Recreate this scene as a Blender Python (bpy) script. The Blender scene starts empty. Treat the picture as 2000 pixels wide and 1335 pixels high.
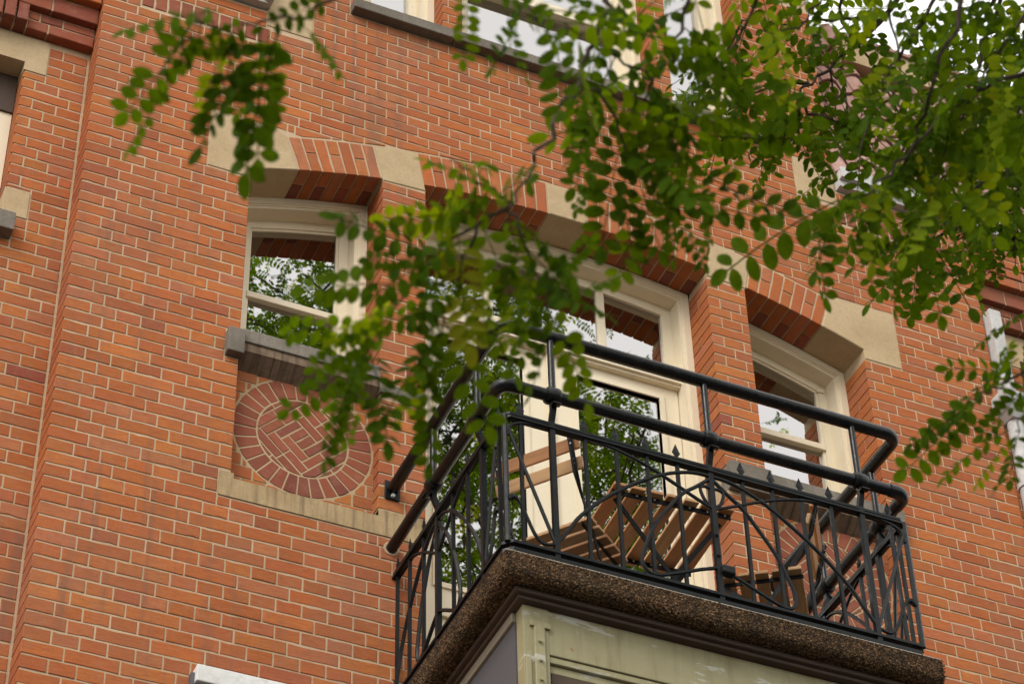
import bpy, bmesh, math, random
from mathutils import Vector, Matrix
random.seed(11)
sc = bpy.context.scene
col = sc.collection

# ------------------------------------------------------------------ camera
CAM = Vector((-1.6736, -8.0464, 1.5166))
RX = Vector((0.9136, -0.4060, -0.0225))
RD = Vector((0.2587, 0.6231, -0.7381))      # image down
RF = Vector((0.3136, 0.6685, 0.6743))       # forward
cd = bpy.data.cameras.new('camera')
cam = bpy.data.objects.new('camera', cd)
col.objects.link(cam)
mw = Matrix((( RX.x, -RD.x, -RF.x, CAM.x), (RX.y, -RD.y, -RF.y, CAM.y), (RX.z, -RD.z, -RF.z, CAM.z), (0, 0, 0, 1)))
cam.matrix_world = mw
cd.sensor_width = 36.0
cd.lens = 90.847
cd.clip_start = 0.1
cd.clip_end = 9000
cd.dof.use_dof = True
cd.dof.focus_distance = 11.6
cd.dof.aperture_fstop = 7.0
sc.camera = cam

# ------------------------------------------------------------------ sky, sun, exposure
SUN_EL, SUN_ROT = math.radians(40), math.radians(230)
w = bpy.data.worlds.new('World')
sc.world = w
w.use_nodes = True
nt = w.node_tree
nt.nodes.clear()
sky = nt.nodes.new('ShaderNodeTexSky')
sky.sky_type = 'NISHITA'
sky.sun_disc = False
sky.sun_elevation = SUN_EL
sky.sun_rotation = SUN_ROT
sky.air_density = 1.0
sky.dust_density = 4.0
hsv = nt.nodes.new('ShaderNodeHueSaturation')
hsv.inputs['Saturation'].default_value = 0.12
bgn = nt.nodes.new('ShaderNodeBackground')
bgn.inputs['Strength'].default_value = 0.15
wo = nt.nodes.new('ShaderNodeOutputWorld')
nt.links.new(sky.outputs[0], hsv.inputs['Color'])
# an even white cloud cover over the clear sky
ov = nt.nodes.new('ShaderNodeMix')
ov.data_type = 'RGBA'
ov.inputs[0].default_value = 0.75
ov.inputs[7].default_value = (9.9, 9.65, 9.5, 1)
nt.links.new(hsv.outputs[0], ov.inputs[6])
nt.links.new(ov.outputs[2], bgn.inputs['Color'])
nt.links.new(bgn.outputs[0], wo.inputs['Surface'])

sd = bpy.data.lights.new('sun', 'SUN')
sd.energy = 1.0
sd.angle = math.radians(25)
sd.color = (1.0, 0.95, 0.86)
sun = bpy.data.objects.new('sun', sd)
col.objects.link(sun)
# light comes from the street side, high and a little from the left
sdir = Vector((math.sin(SUN_ROT) * math.cos(SUN_EL), math.cos(SUN_ROT) * math.cos(SUN_EL), math.sin(SUN_EL)))
sun.rotation_euler = sdir.to_track_quat('Z', 'Y').to_euler()
sun.location = (0, -20, 30)

sc.view_settings.view_transform = 'Standard'
sc.view_settings.look = 'None'
sc.view_settings.exposure = 0.52
sc.view_settings.gamma = 1.0
sc.view_settings.use_curve_mapping = False
sc.cycles.max_bounces = 8
sc.cycles.diffuse_bounces = 4
sc.cycles.transparent_max_bounces = 8

# ------------------------------------------------------------------ materials
class NT:
    def __init__(s, name):
        s.m = bpy.data.materials.new(name)
        s.m.use_nodes = True
        s.t = s.m.node_tree
        s.t.nodes.clear()
        s.out = s.n('ShaderNodeOutputMaterial')
    def n(s, typ, **kw):
        x = s.t.nodes.new(typ)
        for k, v in kw.items():
            setattr(x, k, v)
        return x
    def l(s, a, b):
        s.t.links.new(a, b)
    def pos(s, scale=(1, 1, 1), obj=False):
        if obj:
            o = s.n('ShaderNodeTexCoord').outputs['Object']
        else:
            o = s.n('ShaderNodeNewGeometry').outputs['Position']
        mp = s.n('ShaderNodeMapping')
        mp.inputs['Scale'].default_value = scale
        s.l(o, mp.inputs['Vector'])
        return mp.outputs[0]
    def noise(s, vec, scale, detail=4, rough=0.6):
        x = s.n('ShaderNodeTexNoise')
        x.inputs['Scale'].default_value = scale
        x.inputs['Detail'].default_value = detail
        x.inputs['Roughness'].default_value = rough
        s.l(vec, x.inputs['Vector'])
        return x.outputs[0]
    def vor(s, vec, scale, out='Distance'):
        x = s.n('ShaderNodeTexVoronoi')
        x.inputs['Scale'].default_value = scale
        s.l(vec, x.inputs['Vector'])
        return x.outputs[out]
    def ramp(s, fac, stops, interp='LINEAR'):
        r = s.n('ShaderNodeValToRGB')
        r.color_ramp.interpolation = interp
        e = r.color_ramp.elements
        while len(e) < len(stops):
            e.new(0.5)
        for i, (p, c) in enumerate(stops):
            e[i].position = p
            e[i].color = (c[0], c[1], c[2], 1) if not isinstance(c, (int, float)) else (c, c, c, 1)
        s.l(fac, r.inputs[0])
        return r.outputs[0]
    def mix(s, fac, a, b, mode='MIX'):
        x = s.n('ShaderNodeMix', data_type='RGBA', blend_type=mode)
        if isinstance(fac, (int, float)):
            x.inputs[0].default_value = fac
        else:
            s.l(fac, x.inputs[0])
        for i, v in ((6, a), (7, b)):
            if isinstance(v, tuple):
                x.inputs[i].default_value = (v[0], v[1], v[2], 1)
            else:
                s.l(v, x.inputs[i])
        return x.outputs[2]
    def bump(s, h, strength=0.4, dist=0.004, nrm=None):
        b = s.n('ShaderNodeBump')
        b.inputs['Strength'].default_value = strength
        b.inputs['Distance'].default_value = dist
        s.l(h, b.inputs['Height'])
        if nrm is not None:
            s.l(nrm, b.inputs['Normal'])
        return b.outputs[0]
    def bsdf(s, colr, rough=0.8, nrm=None, spec=0.3, metal=0.0):
        p = s.n('ShaderNodeBsdfPrincipled')
        if isinstance(colr, tuple):
            p.inputs['Base Color'].default_value = (*colr, 1)
        else:
            s.l(colr, p.inputs['Base Color'])
        if isinstance(rough, (int, float)):
            p.inputs['Roughness'].default_value = rough
        else:
            s.l(rough, p.inputs['Roughness'])
        p.inputs['Specular IOR Level'].default_value = spec
        p.inputs['Metallic'].default_value = metal
        if nrm is not None:
            s.l(nrm, p.inputs['Normal'])
        s.l(p.outputs[0], s.out.inputs['Surface'])
        return p

def brick_mat(name, attr):
    t = NT(name)
    if attr:
        a = t.n('ShaderNodeAttribute', attribute_name='tint').outputs['Color']
    else:
        a = t.n('ShaderNodeObjectInfo').outputs['Color']
    p = t.pos()
    ps = t.pos((9, 9, 70))
    streak = t.noise(ps, 1.6, 5, 0.65)
    fine = t.noise(p, 140, 4, 0.7)
    patch = t.noise(p, 5.5, 4, 0.6)
    blot = t.noise(p, 24, 3, 0.6)
    c = t.mix(t.ramp(streak, [(0.38, 0.0), (0.68, 0.8)]), a, t.mix(0.6, a, (0.24, 0.058, 0.022)))
    c = t.mix(t.ramp(blot, [(0.54, 0.0), (0.72, 0.45)]), c, (0.31, 0.145, 0.095))
    soot = t.noise(t.pos((0.9, 0.9, 0.45)), 1.0, 5, 0.65)
    c = t.mix(t.ramp(soot, [(0.50, 0.0), (0.72, 0.55)]), c, (0.25, 0.125, 0.085))
    run = t.noise(t.pos((16, 16, 0.9)), 1.0, 3, 0.55)
    runm = t.mix(1.0, t.ramp(run, [(0.50, 0.0), (0.66, 0.6)]), t.ramp(t.noise(p, 1.1, 3), [(0.45, 0.0), (0.62, 1.0)]), 'MULTIPLY')
    c = t.mix(runm, c, (0.19, 0.10, 0.065))
    c = t.mix(t.ramp(patch, [(0.50, 0.0), (0.72, 0.34)]), c, (0.27, 0.10, 0.06))
    c = t.mix(t.ramp(fine, [(0.3, 0.30), (0.5, 0.0)]), c, (0.16, 0.04, 0.018))
    v = t.vor(p, 75)
    pitm = t.ramp(v, [(0.05, 1.0), (0.11, 0.0)])
    sel = t.ramp(t.noise(p, 30, 2), [(0.56, 0.0), (0.62, 1.0)])
    pit = t.mix(1.0, pitm, sel, 'MULTIPLY')
    c = t.mix(pit, c, (0.05, 0.02, 0.012))
    h = t.mix(0.5, streak, fine)
    h = t.mix(pit, h, (0.0, 0.0, 0.0))
    t.bsdf(c, 0.88, t.bump(h, 0.55, 0.004), 0.2)
    return t.m

def mortar_mat(name, c1, c2):
    t = NT(name)
    p = t.pos()
    a = t.noise(p, 3.0, 4)
    f = t.noise(p, 160, 3, 0.7)
    c = t.ramp(a, [(0.3, c1), (0.7, c2)])
    c = t.mix(t.ramp(f, [(0.32, 0.5), (0.5, 0.0)]), c, (0.32, 0.24, 0.15))
    t.bsdf(c, 0.95, t.bump(f, 0.5, 0.003), 0.1)
    return t.m

def stone_mat(name, c1, c2, stain=None, streaks=False, grain=60, dark=0.25, bump=0.35):
    t = NT(name)
    p = t.pos()
    a = t.noise(p, 4.5, 5)
    f = t.noise(p, grain, 5, 0.7)
    c = t.ramp(a, [(0.3, c1), (0.7, c2)])
    pit = t.ramp(t.vor(p, 120), [(0.10, 1.0), (0.2, 0.0)])
    sel = t.ramp(t.noise(p, 9, 3), [(0.52, 0.0), (0.66, 1.0)])
    pit = t.mix(1.0, pit, sel, 'MULTIPLY')
    c = t.mix(t.ramp(f, [(0.3, dark), (0.55, 0.0)]), c, tuple(0.45 * x for x in c1))
    c = t.mix(pit, c, tuple(0.3 * x for x in c1))
    if streaks:
        s = t.noise(t.pos((34, 1, 2.4)), 1.0, 3, 0.55)
        c = t.mix(t.ramp(s, [(0.46, 0.0), (0.68, 0.85)]), c, stain)
    cloud = t.noise(p, 2.2, 6, 0.7)
    c = t.mix(t.ramp(cloud, [(0.50, 0.0), (0.74, 0.5)]), c, (0.62 * c1[0], 0.56 * c1[1], 0.48 * c1[2]))
    h = t.mix(pit, f, (0, 0, 0))
    t.bsdf(c, 0.9, t.bump(h, bump, 0.004), 0.15)
    return t.m

def paint_mat(name, c1, wear=0.15, rough=0.42, wearc=None, bump=0.1):
    t = NT(name)
    p = t.pos()
    a = t.noise(p, 6, 4)
    f = t.noise(t.pos((60, 60, 8)), 1.0, 4)
    c = t.mix(t.ramp(a, [(0.35, 0.0), (0.75, wear)]), c1, wearc or tuple(0.72 * x for x in c1))
    spk = t.ramp(t.noise(p, 45, 3, 0.7), [(0.66, 0.0), (0.75, 0.5)])
    c = t.mix(spk, c, wearc or tuple(0.5 * x for x in c1))
    t.bsdf(c, rough, t.bump(f, bump, 0.002), 0.4)
    return t.m

def iron_mat(name, base, rough, rust=0.25, spec=0.2):
    t = NT(name)
    p = t.pos()
    a = t.noise(p, 28, 5, 0.7)
    g = t.noise(p, 220, 3, 0.6)
    c = t.mix(t.ramp(a, [(0.58, 0.0), (0.74, rust)]), base, (0.06, 0.04, 0.028))
    r = t.ramp(a, [(0.3, rough - 0.08), (0.7, rough + 0.2)])
    t.bsdf(c, r, t.bump(t.mix(0.5, a, g), 0.25, 0.002), spec)
    return t.m

def wood_mat():
    t = NT('oiled_wood')
    tc = t.n('ShaderNodeTexCoord').outputs['Object']
    mp = t.n('ShaderNodeMapping')
    mp.inputs['Scale'].default_value = (55, 5, 55)
    t.l(tc, mp.inputs['Vector'])
    oi = t.n('ShaderNodeObjectInfo')
    ad = t.n('ShaderNodeVectorMath', operation='ADD')
    t.l(mp.outputs[0], ad.inputs[0])
    cb = t.n('ShaderNodeCombineXYZ')
    ml = t.n('ShaderNodeMath', operation='MULTIPLY')
    ml.inputs[1].default_value = 60
    t.l(oi.outputs['Random'], ml.inputs[0])
    t.l(ml.outputs[0], cb.inputs[0])
    t.l(ml.outputs[0], cb.inputs[2])
    t.l(cb.outputs[0], ad.inputs[1])
    g = t.noise(ad.outputs[0], 1.0, 5, 0.65)
    base = t.ramp(oi.outputs['Random'], [(0.0, (0.50, 0.235, 0.095)), (0.5, (0.64, 0.34, 0.150)), (1.0, (0.72, 0.44, 0.215))])
    c = t.mix(t.ramp(g, [(0.35, 0.6), (0.65, 0.0)]), base, t.mix(0.5, base, (0.13, 0.05, 0.02)))
    t.bsdf(c, 0.5, t.bump(g, 0.2, 0.002), 0.35)
    return t.m

def glass_mat():
    t = NT('window_glass')
    wv = t.noise(t.pos((2.3, 2.3, 1.6)), 1.0, 2, 0.5)
    nb = t.bump(wv, 0.012, 0.05)
    fr = t.n('ShaderNodeFresnel')
    fr.inputs['IOR'].default_value = 4.8
    gl = t.n('ShaderNodeBsdfGlossy')
    gl.inputs['Roughness'].default_value = 0.0
    gl.inputs['Color'].default_value = (1, 0.985, 0.97, 1)
    t.l(nb, gl.inputs['Normal'])
    tr = t.n('ShaderNodeBsdfTransparent')
    tr.inputs['Color'].default_value = (0.5, 0.52, 0.5, 1)
    ms = t.n('ShaderNodeMixShader')
    t.l(fr.outputs[0], ms.inputs[0])
    t.l(tr.outputs[0], ms.inputs[1])
    t.l(gl.outputs[0], ms.inputs[2])
    t.l(ms.outputs[0], t.out.inputs['Surface'])
    return t.m

def leaf_mat(name, attr):
    t = NT(name)
    if attr:
        a = t.n('ShaderNodeAttribute', attribute_name='tint').outputs['Color']
    else:
        a = t.n('ShaderNodeObjectInfo').outputs['Color']
    p = t.pos()
    n1 = t.noise(p, 30, 3)
    c = t.mix(t.ramp(n1, [(0.35, 0.0), (0.7, 0.5)]), a, t.mix(0.6, a, (0.10, 0.17, 0.012)))
    yl = t.ramp(t.noise(t.pos((17, 17, 17)), 1.0, 2, 0.5), [(0.72, 0.0), (0.82, 0.35)])
    c = t.mix(yl, c, (0.22, 0.15, 0.014))
    pr = t.n('ShaderNodeBsdfPrincipled')
    t.l(c, pr.inputs['Base Color'])
    pr.inputs['Roughness'].default_value = 0.6
    pr.inputs['Specular IOR Level'].default_value = 0.02
    tl = t.n('ShaderNodeBsdfTranslucent')
    tc = t.mix(1.0, c, (3.0, 2.5, 0.35), 'MULTIPLY')
    t.l(tc, tl.inputs['Color'])
    ms = t.n('ShaderNodeMixShader')
    ms.inputs[0].default_value = 0.42
    t.l(pr.outputs[0], ms.inputs[1])
    t.l(tl.outputs[0], ms.inputs[2])
    t.l(ms.outputs[0], t.out.inputs['Surface'])
    return t.m

def aggregate_mat():
    t = NT('aggregate')
    p = t.pos()
    v = t.n('ShaderNodeTexVoronoi')
    v.inputs['Scale'].default_value = 95
    t.l(p, v.inputs['Vector'])
    c = t.ramp(v.outputs['Color'], [(0.1, (0.035, 0.02, 0.011)), (0.45, (0.10, 0.058, 0.027)), (0.75, (0.18, 0.10, 0.046)), (1.0, (0.25, 0.16, 0.095))])
    c = t.mix(t.ramp(v.outputs['Distance'], [(0.45, 0.0), (0.7, 0.9)]), c, (0.02, 0.014, 0.01))
    moss = t.ramp(t.noise(p, 9, 4), [(0.55, 0.0), (0.75, 0.6)])
    c = t.mix(moss, c, (0.05, 0.045, 0.02))
    inv = t.ramp(v.outputs['Distance'], [(0.0, 1.0), (0.7, 0.0)])
    t.bsdf(c, 0.9, t.bump(inv, 0.9, 0.01), 0.15)
    return t.m

def pebble_mat():
    t = NT('pebbles')
    a = t.n('ShaderNodeAttribute', attribute_name='tint').outputs['Color']
    n1 = t.noise(t.pos(), 260, 3)
    c = t.mix(t.ramp(n1, [(0.35, 0.45), (0.6, 0.0)]), a, (0.04, 0.025, 0.012))
    drip = t.noise(t.pos((7, 7, 1.5)), 1.0, 5, 0.65)
    c = t.mix(t.ramp(drip, [(0.42, 0.0), (0.66, 0.85)]), c, (0.022, 0.016, 0.009))
    moss = t.noise(t.pos(), 6, 4, 0.6)
    c = t.mix(t.ramp(moss, [(0.56, 0.0), (0.70, 0.55)]), c, (0.055, 0.055, 0.02))
    t.bsdf(c, 0.75, None, 0.3)
    return t.m

M = {}
M['brick'] = brick_mat('brick_red', False)
M['brickm'] = brick_mat('brick_red_joined', True)
M['mortar'] = mortar_mat('mortar', (0.43, 0.31, 0.195), (0.54, 0.405, 0.27))
M['mortar2'] = mortar_mat('mortar_stained', (0.36, 0.26, 0.15), (0.46, 0.345, 0.21))
M['sand'] = stone_mat('sandstone', (0.43, 0.315, 0.18), (0.50, 0.38, 0.23), dark=0.22, bump=0.3)
M['sandstain'] = stone_mat('stained_sandstone', (0.36, 0.255, 0.135), (0.46, 0.34, 0.19), stain=(0.20, 0.14, 0.085), streaks=True)
M['grey'] = stone_mat('grey_stone', (0.14, 0.12, 0.095), (0.25, 0.22, 0.18), stain=(0.15, 0.135, 0.11), streaks=True, grain=90, dark=0.5, bump=0.6)
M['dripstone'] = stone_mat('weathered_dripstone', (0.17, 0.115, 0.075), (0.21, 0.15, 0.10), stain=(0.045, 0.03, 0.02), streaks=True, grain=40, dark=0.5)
M['cream'] = paint_mat('cream_paint', (0.76, 0.665, 0.49), 0.16)
M['trim'] = paint_mat('side_trim_paint', (0.26, 0.225, 0.17), 0.4)
def aged_paint():
    t = NT('aged_cream_paint')
    p = t.pos()
    c = t.mix(t.ramp(t.noise(p, 5, 4), [(0.3, 0.0), (0.75, 0.7)]), (0.33, 0.30, 0.175), (0.23, 0.20, 0.10))
    run = t.noise(t.pos((26, 26, 2.0)), 1.0, 4, 0.6)
    c = t.mix(t.ramp(run, [(0.50, 0.0), (0.70, 0.45)]), c, (0.15, 0.105, 0.05))
    peel = t.noise(t.pos((4, 4, 13)), 1.3, 6, 0.7)
    pm_ = t.ramp(peel, [(0.60, 0.0), (0.64, 1.0)])
    c = t.mix(pm_, c, (0.42, 0.40, 0.33))
    rust = t.ramp(t.noise(p, 16, 3), [(0.70, 0.0), (0.76, 0.8)])
    c = t.mix(rust, c, (0.24, 0.13, 0.035))
    t.bsdf(c, t.ramp(peel, [(0.4, 0.28), (0.7, 0.5)]), t.bump(peel, 0.35, 0.004), 0.4)
    return t.m
M['olive'] = aged_paint()
M['greypaint'] = paint_mat('grey_paint', (0.092, 0.093, 0.102), 0.35, 0.5)
M['darkwood'] = paint_mat('weathered_brown_paint', (0.075, 0.048, 0.033), 0.5, 0.7, (0.04, 0.026, 0.018), 0.4)
M['iron'] = iron_mat('black_iron', (0.007, 0.009, 0.010), 0.36)
M['pipe'] = iron_mat('black_pipe', (0.005, 0.006, 0.007), 0.25, 0.3, 0.32)
M['steel'] = iron_mat('black_steel', (0.008, 0.008, 0.009), 0.45, 0.1)
M['screw'] = iron_mat('screw_steel', (0.55, 0.55, 0.53), 0.35, 0.2)
M['wood'] = wood_mat()
M['glass'] = glass_mat()
M['leaf'] = leaf_mat('leaf_green', False)
M['leafm'] = leaf_mat('leaf_green_joined', True)
M['agg'] = aggregate_mat()
M['pebble'] = pebble_mat()
M['zinc'] = stone_mat('zinc_sheet', (0.44, 0.43, 0.415), (0.60, 0.59, 0.57), dark=0.3, bump=0.15)
M['whiteboard'] = stone_mat('peeling_white_board', (0.70, 0.70, 0.68), (0.82, 0.81, 0.78), stain=(0.42, 0.43, 0.44), streaks=False, grain=30, dark=0.35)
M['tile'] = stone_mat('roof_clay', (0.30, 0.155, 0.125), (0.42, 0.27, 0.23), dark=0.4)
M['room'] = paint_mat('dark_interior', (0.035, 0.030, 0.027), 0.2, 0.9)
M['bark'] = stone_mat('bark', (0.035, 0.025, 0.018), (0.07, 0.05, 0.035), dark=0.5, bump=0.8)
M['asphalt'] = stone_mat('asphalt', (0.035, 0.035, 0.036), (0.05, 0.05, 0.05), grain=300)
M['paving'] = stone_mat('paving', (0.085, 0.075, 0.068), (0.11, 0.10, 0.09), grain=80)
M['edging'] = stone_mat('slab_nosing', (0.33, 0.30, 0.25), (0.44, 0.41, 0.35), grain=40, dark=0.5)
M['soil'] = stone_mat('ground_soil', (0.05, 0.05, 0.035), (0.07, 0.065, 0.045), grain=50)
M['white'] = paint_mat('white_paint', (0.74, 0.72, 0.68), 0.15)

# ------------------------------------------------------------------ mesh helpers
class MB:
    def __init__(s):
        s.v, s.f, s.c = [], [], []
        s.tint = None
    def add(s, vs, fs):
        b = len(s.v)
        s.v.extend([tuple(x) for x in vs])
        if s.tint is not None:
            s.c.extend([s.tint] * len(vs))
        s.f.extend([tuple(i + b for i in f) for f in fs])
    def box(s, x0, x1, y0, y1, z0, z1):
        s.add([(x0, y0, z0), (x1, y0, z0), (x1, y1, z0), (x0, y1, z0), (x0, y0, z1), (x1, y0, z1), (x1, y1, z1), (x0, y1, z1)],
              [(0, 3, 2, 1), (4, 5, 6, 7), (0, 1, 5, 4), (1, 2, 6, 5), (2, 3, 7, 6), (3, 0, 4, 7)])
    def cbox(s, x0, x1, y0, y1, z0, z1, c=0.003):
        """box with chamfered front (min y) edges"""
        s.prism([(x0, z0), (x1, z0), (x1, z1), (x0, z1)], y0, y1, c)
    def prism(s, pts, y0, y1, ch=0.0, jit=0.0):
        """2-D outline (x, z), counter-clockwise from the street, extruded from y0 (front) to y1"""
        if jit > 0 and len(pts) == 4:
            # worn edges: each long side gets a slightly displaced middle point
            q = []
            for i in range(4):
                a, b = pts[i], pts[(i + 1) % 4]
                q.append(a)
                if math.hypot(b[0] - a[0], b[1] - a[1]) > 0.08:
                    for f in ((0.3, 0.7) if abs(b[0] - a[0]) < 0.15 else (0.2, 0.5, 0.8)):
                        f += random.uniform(-0.11, 0.11)
                        e = random.uniform(-0.0008, 0.0012) if random.random() < 0.82 else random.uniform(0.0, 0.0042)
                        d = Vector((-(b[1] - a[1]), b[0] - a[0])).normalized() * e
                        q.append((a[0] + (b[0] - a[0]) * f + d.x, a[1] + (b[1] - a[1]) * f + d.y))
            pts = q
        n = len(pts)
        if ch > 0:
            inset = []
            for i in range(n):
                a, b, c = Vector(pts[i - 1]), Vector(pts[i]), Vector(pts[(i + 1) % n])
                e1, e2 = (b - a), (c - b)
                if e1.length < 1e-6 or e2.length < 1e-6:
                    inset.append(tuple(b)); continue
                e1.normalize(); e2.normalize()
                nn = Vector((-e1.y, e1.x)) + Vector((-e2.y, e2.x))
                if nn.length < 1e-6:
                    inset.append(tuple(b)); continue
                nn.normalize()
                k = ch / max(0.5, abs(nn.dot(Vector((-e1.y, e1.x)))))
                inset.append(tuple(b + nn * k))
            vs = [(p[0] + random.uniform(-jit, jit), y0 + random.uniform(-jit, jit) * 0.5, p[1] + random.uniform(-jit, jit)) for p in inset]
            vs += [(p[0], y0 + ch, p[1]) for p in pts] + [(p[0], y1, p[1]) for p in pts]
            fs = [tuple(range(n)), tuple(reversed(range(2 * n, 3 * n)))]
            for k in (0, 1):
                for i in range(n):
                    j = (i + 1) % n
                    fs.append((k * n + i, (k + 1) * n + i, (k + 1) * n + j, k * n + j))
        else:
            vs = [(p[0], y0, p[1]) for p in pts] + [(p[0], y1, p[1]) for p in pts]
            fs = [tuple(range(n)), tuple(reversed(range(n, 2 * n)))]
            for i in range(n):
                j = (i + 1) % n
                fs.append((i, n + i, n + j, j))
        s.add(vs, fs)
    def tube(s, path, r, seg=8, cap=True, rx=None, up=None, radii=None):
        """round (or flat, with rx) bar swept along a 3-D path"""
        path = [Vector(p) for p in path]
        q = [path[0]]
        for p in path[1:]:
            if (p - q[-1]).length > 1e-5:
                q.append(p)
        path = q
        n = len(path)
        if n < 2:
            return
        tang = []
        for i in range(n):
            a = path[max(0, i - 1)]; b = path[min(n - 1, i + 1)]
            tang.append((b - a).normalized())
        ref = Vector(up) if up else (Vector((0, 0, 1)) if abs(tang[0].z) < 0.9 else Vector((0, 1, 0)))
        u = (ref - tang[0] * ref.dot(tang[0])).normalized()
        vs, fs = [], []
        for i in range(n):
            t = tang[i]
            if up:
                u = (ref - t * ref.dot(t))
                u = u.normalized() if u.length > 1e-4 else Vector((1, 0, 0))
            else:
                u = (u - t * u.dot(t)).normalized()
            v = t.cross(u)
            rr = radii[i] if radii else r
            rv = rx if rx else rr
            off = math.pi / seg if seg == 4 else 0
            for k in range(seg):
                a = 2 * math.pi * k / seg + off
                vs.append(path[i] + u * (rr * math.cos(a)) + v * (rv * math.sin(a)))
        for i in range(n - 1):
            for k in range(seg):
                k2 = (k + 1) % seg
                fs.append((i * seg + k, i * seg + k2, (i + 1) * seg + k2, (i + 1) * seg + k))
        if cap:
            fs.append(tuple(reversed(range(seg))))
            fs.append(tuple(range((n - 1) * seg, n * seg)))
        s.add(vs, fs)
    def build(s, name, mat, parent=None, smooth=False, stuff=False, bevel=0.0, recalc=True):
        me = bpy.data.meshes.new(name)
        me.from_pydata(s.v, [], s.f)
        if s.c:
            at = me.color_attributes.new('tint', 'FLOAT_COLOR', 'POINT')
            flat = []
            for c in s.c:
                flat.extend((c[0], c[1], c[2], 1.0))
            at.data.foreach_set('color', flat)
        if recalc or bevel:
            bm = bmesh.new()
            bm.from_mesh(me)
            bmesh.ops.recalc_face_normals(bm, faces=bm.faces)
            if bevel:
                bmesh.ops.bevel(bm, geom=[e for e in bm.edges if e.calc_face_angle(0) > 0.5], offset=bevel, segments=2, affect='EDGES', profile=0.5)
            bm.to_mesh(me)
            bm.free()
        me.materials.append(mat)
        if smooth:
            me.polygons.foreach_set('use_smooth', [True] * len(me.polygons))
            me.update()
            try:
                me.set_sharp_from_angle(angle=math.radians(40))
            except Exception:
                pass
        o = bpy.data.objects.new(name, me)
        col.objects.link(o)
        if parent is not None:
            o.parent = parent
            o.matrix_parent_inverse = parent.matrix_basis.inverted()
        if stuff:
            o['kind'] = 'stuff'
        return o

def thing(name, loc, label, cat, group=None):
    o = bpy.data.objects.new(name, None)
    o.empty_display_size = 0.2
    o.location = loc
    col.objects.link(o)
    o['label'] = label
    o['category'] = cat
    if group:
        o['group'] = group
    return o

def link_copy(src_me, name, parent, mtx, color=None, mat_slot=None):
    o = bpy.data.objects.new(name, src_me)
    col.objects.link(o)
    o.parent = parent
    o.matrix_parent_inverse = parent.matrix_basis.inverted()
    o.matrix_basis = mtx
    if color:
        o.color = (*color, 1)
    return o

PAL = [((0.405, 0.124, 0.036), 50), ((0.435, 0.145, 0.040), 20), ((0.385, 0.129, 0.050), 20), ((0.365, 0.106, 0.034), 9),
       ((0.395, 0.148, 0.064), 7), ((0.32, 0.098, 0.042), 3), ((0.24, 0.064, 0.040), 0.5)]
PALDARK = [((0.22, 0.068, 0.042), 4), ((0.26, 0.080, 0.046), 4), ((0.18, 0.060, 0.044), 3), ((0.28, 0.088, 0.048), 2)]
def tint(pal=PAL):
    c = random.choices([p[0] for p in pal], [p[1] for p in pal])[0]
    k = random.uniform(0.90, 1.12)
    return tuple(min(1, x * k * random.uniform(0.96, 1.04)) for x in c)

def project(p):
    d = Vector(p) - CAM
    z = d.dot(RF)
    return (1000 + 5047.07 * d.dot(RX) / z, 667.5 + 5047.07 * d.dot(RD) / z)

# ------------------------------------------------------------------ ground
def structure(name, mb, mat):
    o = mb.build(name, mat)
    o['kind'] = 'structure'
    return o
g = MB(); g.box(-4000, 4000, -4000, 4000, -0.4, 0.0); structure('ground', g, M['soil'])
g = MB(); g.box(-60, 60, -14.0, -5.2, 0.004, 0.012); structure('road', g, M['asphalt'])
g = MB(); g.box(-60, 60, -5.2, 0.15, 0.002, 0.13); structure('pavement', g, M['paving'])

# ------------------------------------------------------------------ facade measures (metres)
HB = 0.11206
XC = 2.426
WR = 4.852                    # right corner of the projecting front
def zj(j):
    return 7.75 + 0.065 * (j - 0.0007169 * (j + 9) * (j - 57))
W1 = (0.787, 1.444); DO = (1.668, 3.184); W4 = (3.404, 4.060)
ACX, ACZ, RI, RE = 2.426, 5.895, 4.670, 4.885
def arcz(x, r):
    return ACZ + math.sqrt(max(0.0, r * r - (x - ACX) ** 2))
def mir(x):
    return 2 * XC - x

# ------------------------------------------------------------------ the house
house = thing('brick_house', (XC, 0, 0), 'red brick town house front with arched sandstone trimmed windows and white frames', 'house')

# --- rectangles where the brick skin is interrupted: x0, x1, z0, z1
HOLES = [
    (W1[0], W1[1], 8.405, 10.455), (DO[0], DO[1], 6.9, 10.462), (W4[0], W4[1], 8.405, 10.455),
    (0.787, 4.060, 10.448, 10.5),                       # arch ring zone (the rest is cut by the curve)
    (0.572, 0.990, 10.198, 10.585), (mir(0.990), mir(0.572), 10.198, 10.585),   # springers
    (0.730, 1.668, 8.296, 8.405), (mir(1.668), mir(0.730), 8.296, 8.405),       # stone bands
    (0.730, 0.790, 8.296, 8.432), (1.446, 1.668, 8.296, 8.442),
    (mir(0.790), mir(0.730), 8.296, 8.432), (mir(1.668), mir(1.446), 8.296, 8.442),
    (0.720, 0.790, 9.068, 9.215), (1.444, 1.668, 9.068, 9.150),                 # sill lugs
    (mir(0.790), mir(0.720), 9.068, 9.215), (mir(1.668), mir(1.444), 9.068, 9.215),
    (3.792, 4.036, 11.292, 11.575), (mir(4.036), mir(3.792), 11.292, 11.575),   # kneelers
    (1.252, 3.600, 11.583, 11.652),                                             # upper sill
    (1.320, 1.762, 11.652, 13.3), (1.874, 2.978, 11.652, 13.3), (3.090, 3.530, 11.652, 13.3),
    (0.180, 0.800, 11.158, 11.275), (mir(0.800), mir(0.180), 11.158, 11.275),   # soldier bands
    (-1, 0.812, 11.405, 14), (4.038, 6, 11.405, 14),                            # shoulders beside the gable
    (1.640, 3.212, 6.0, 7.33),                                                  # behind the bay
]
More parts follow.
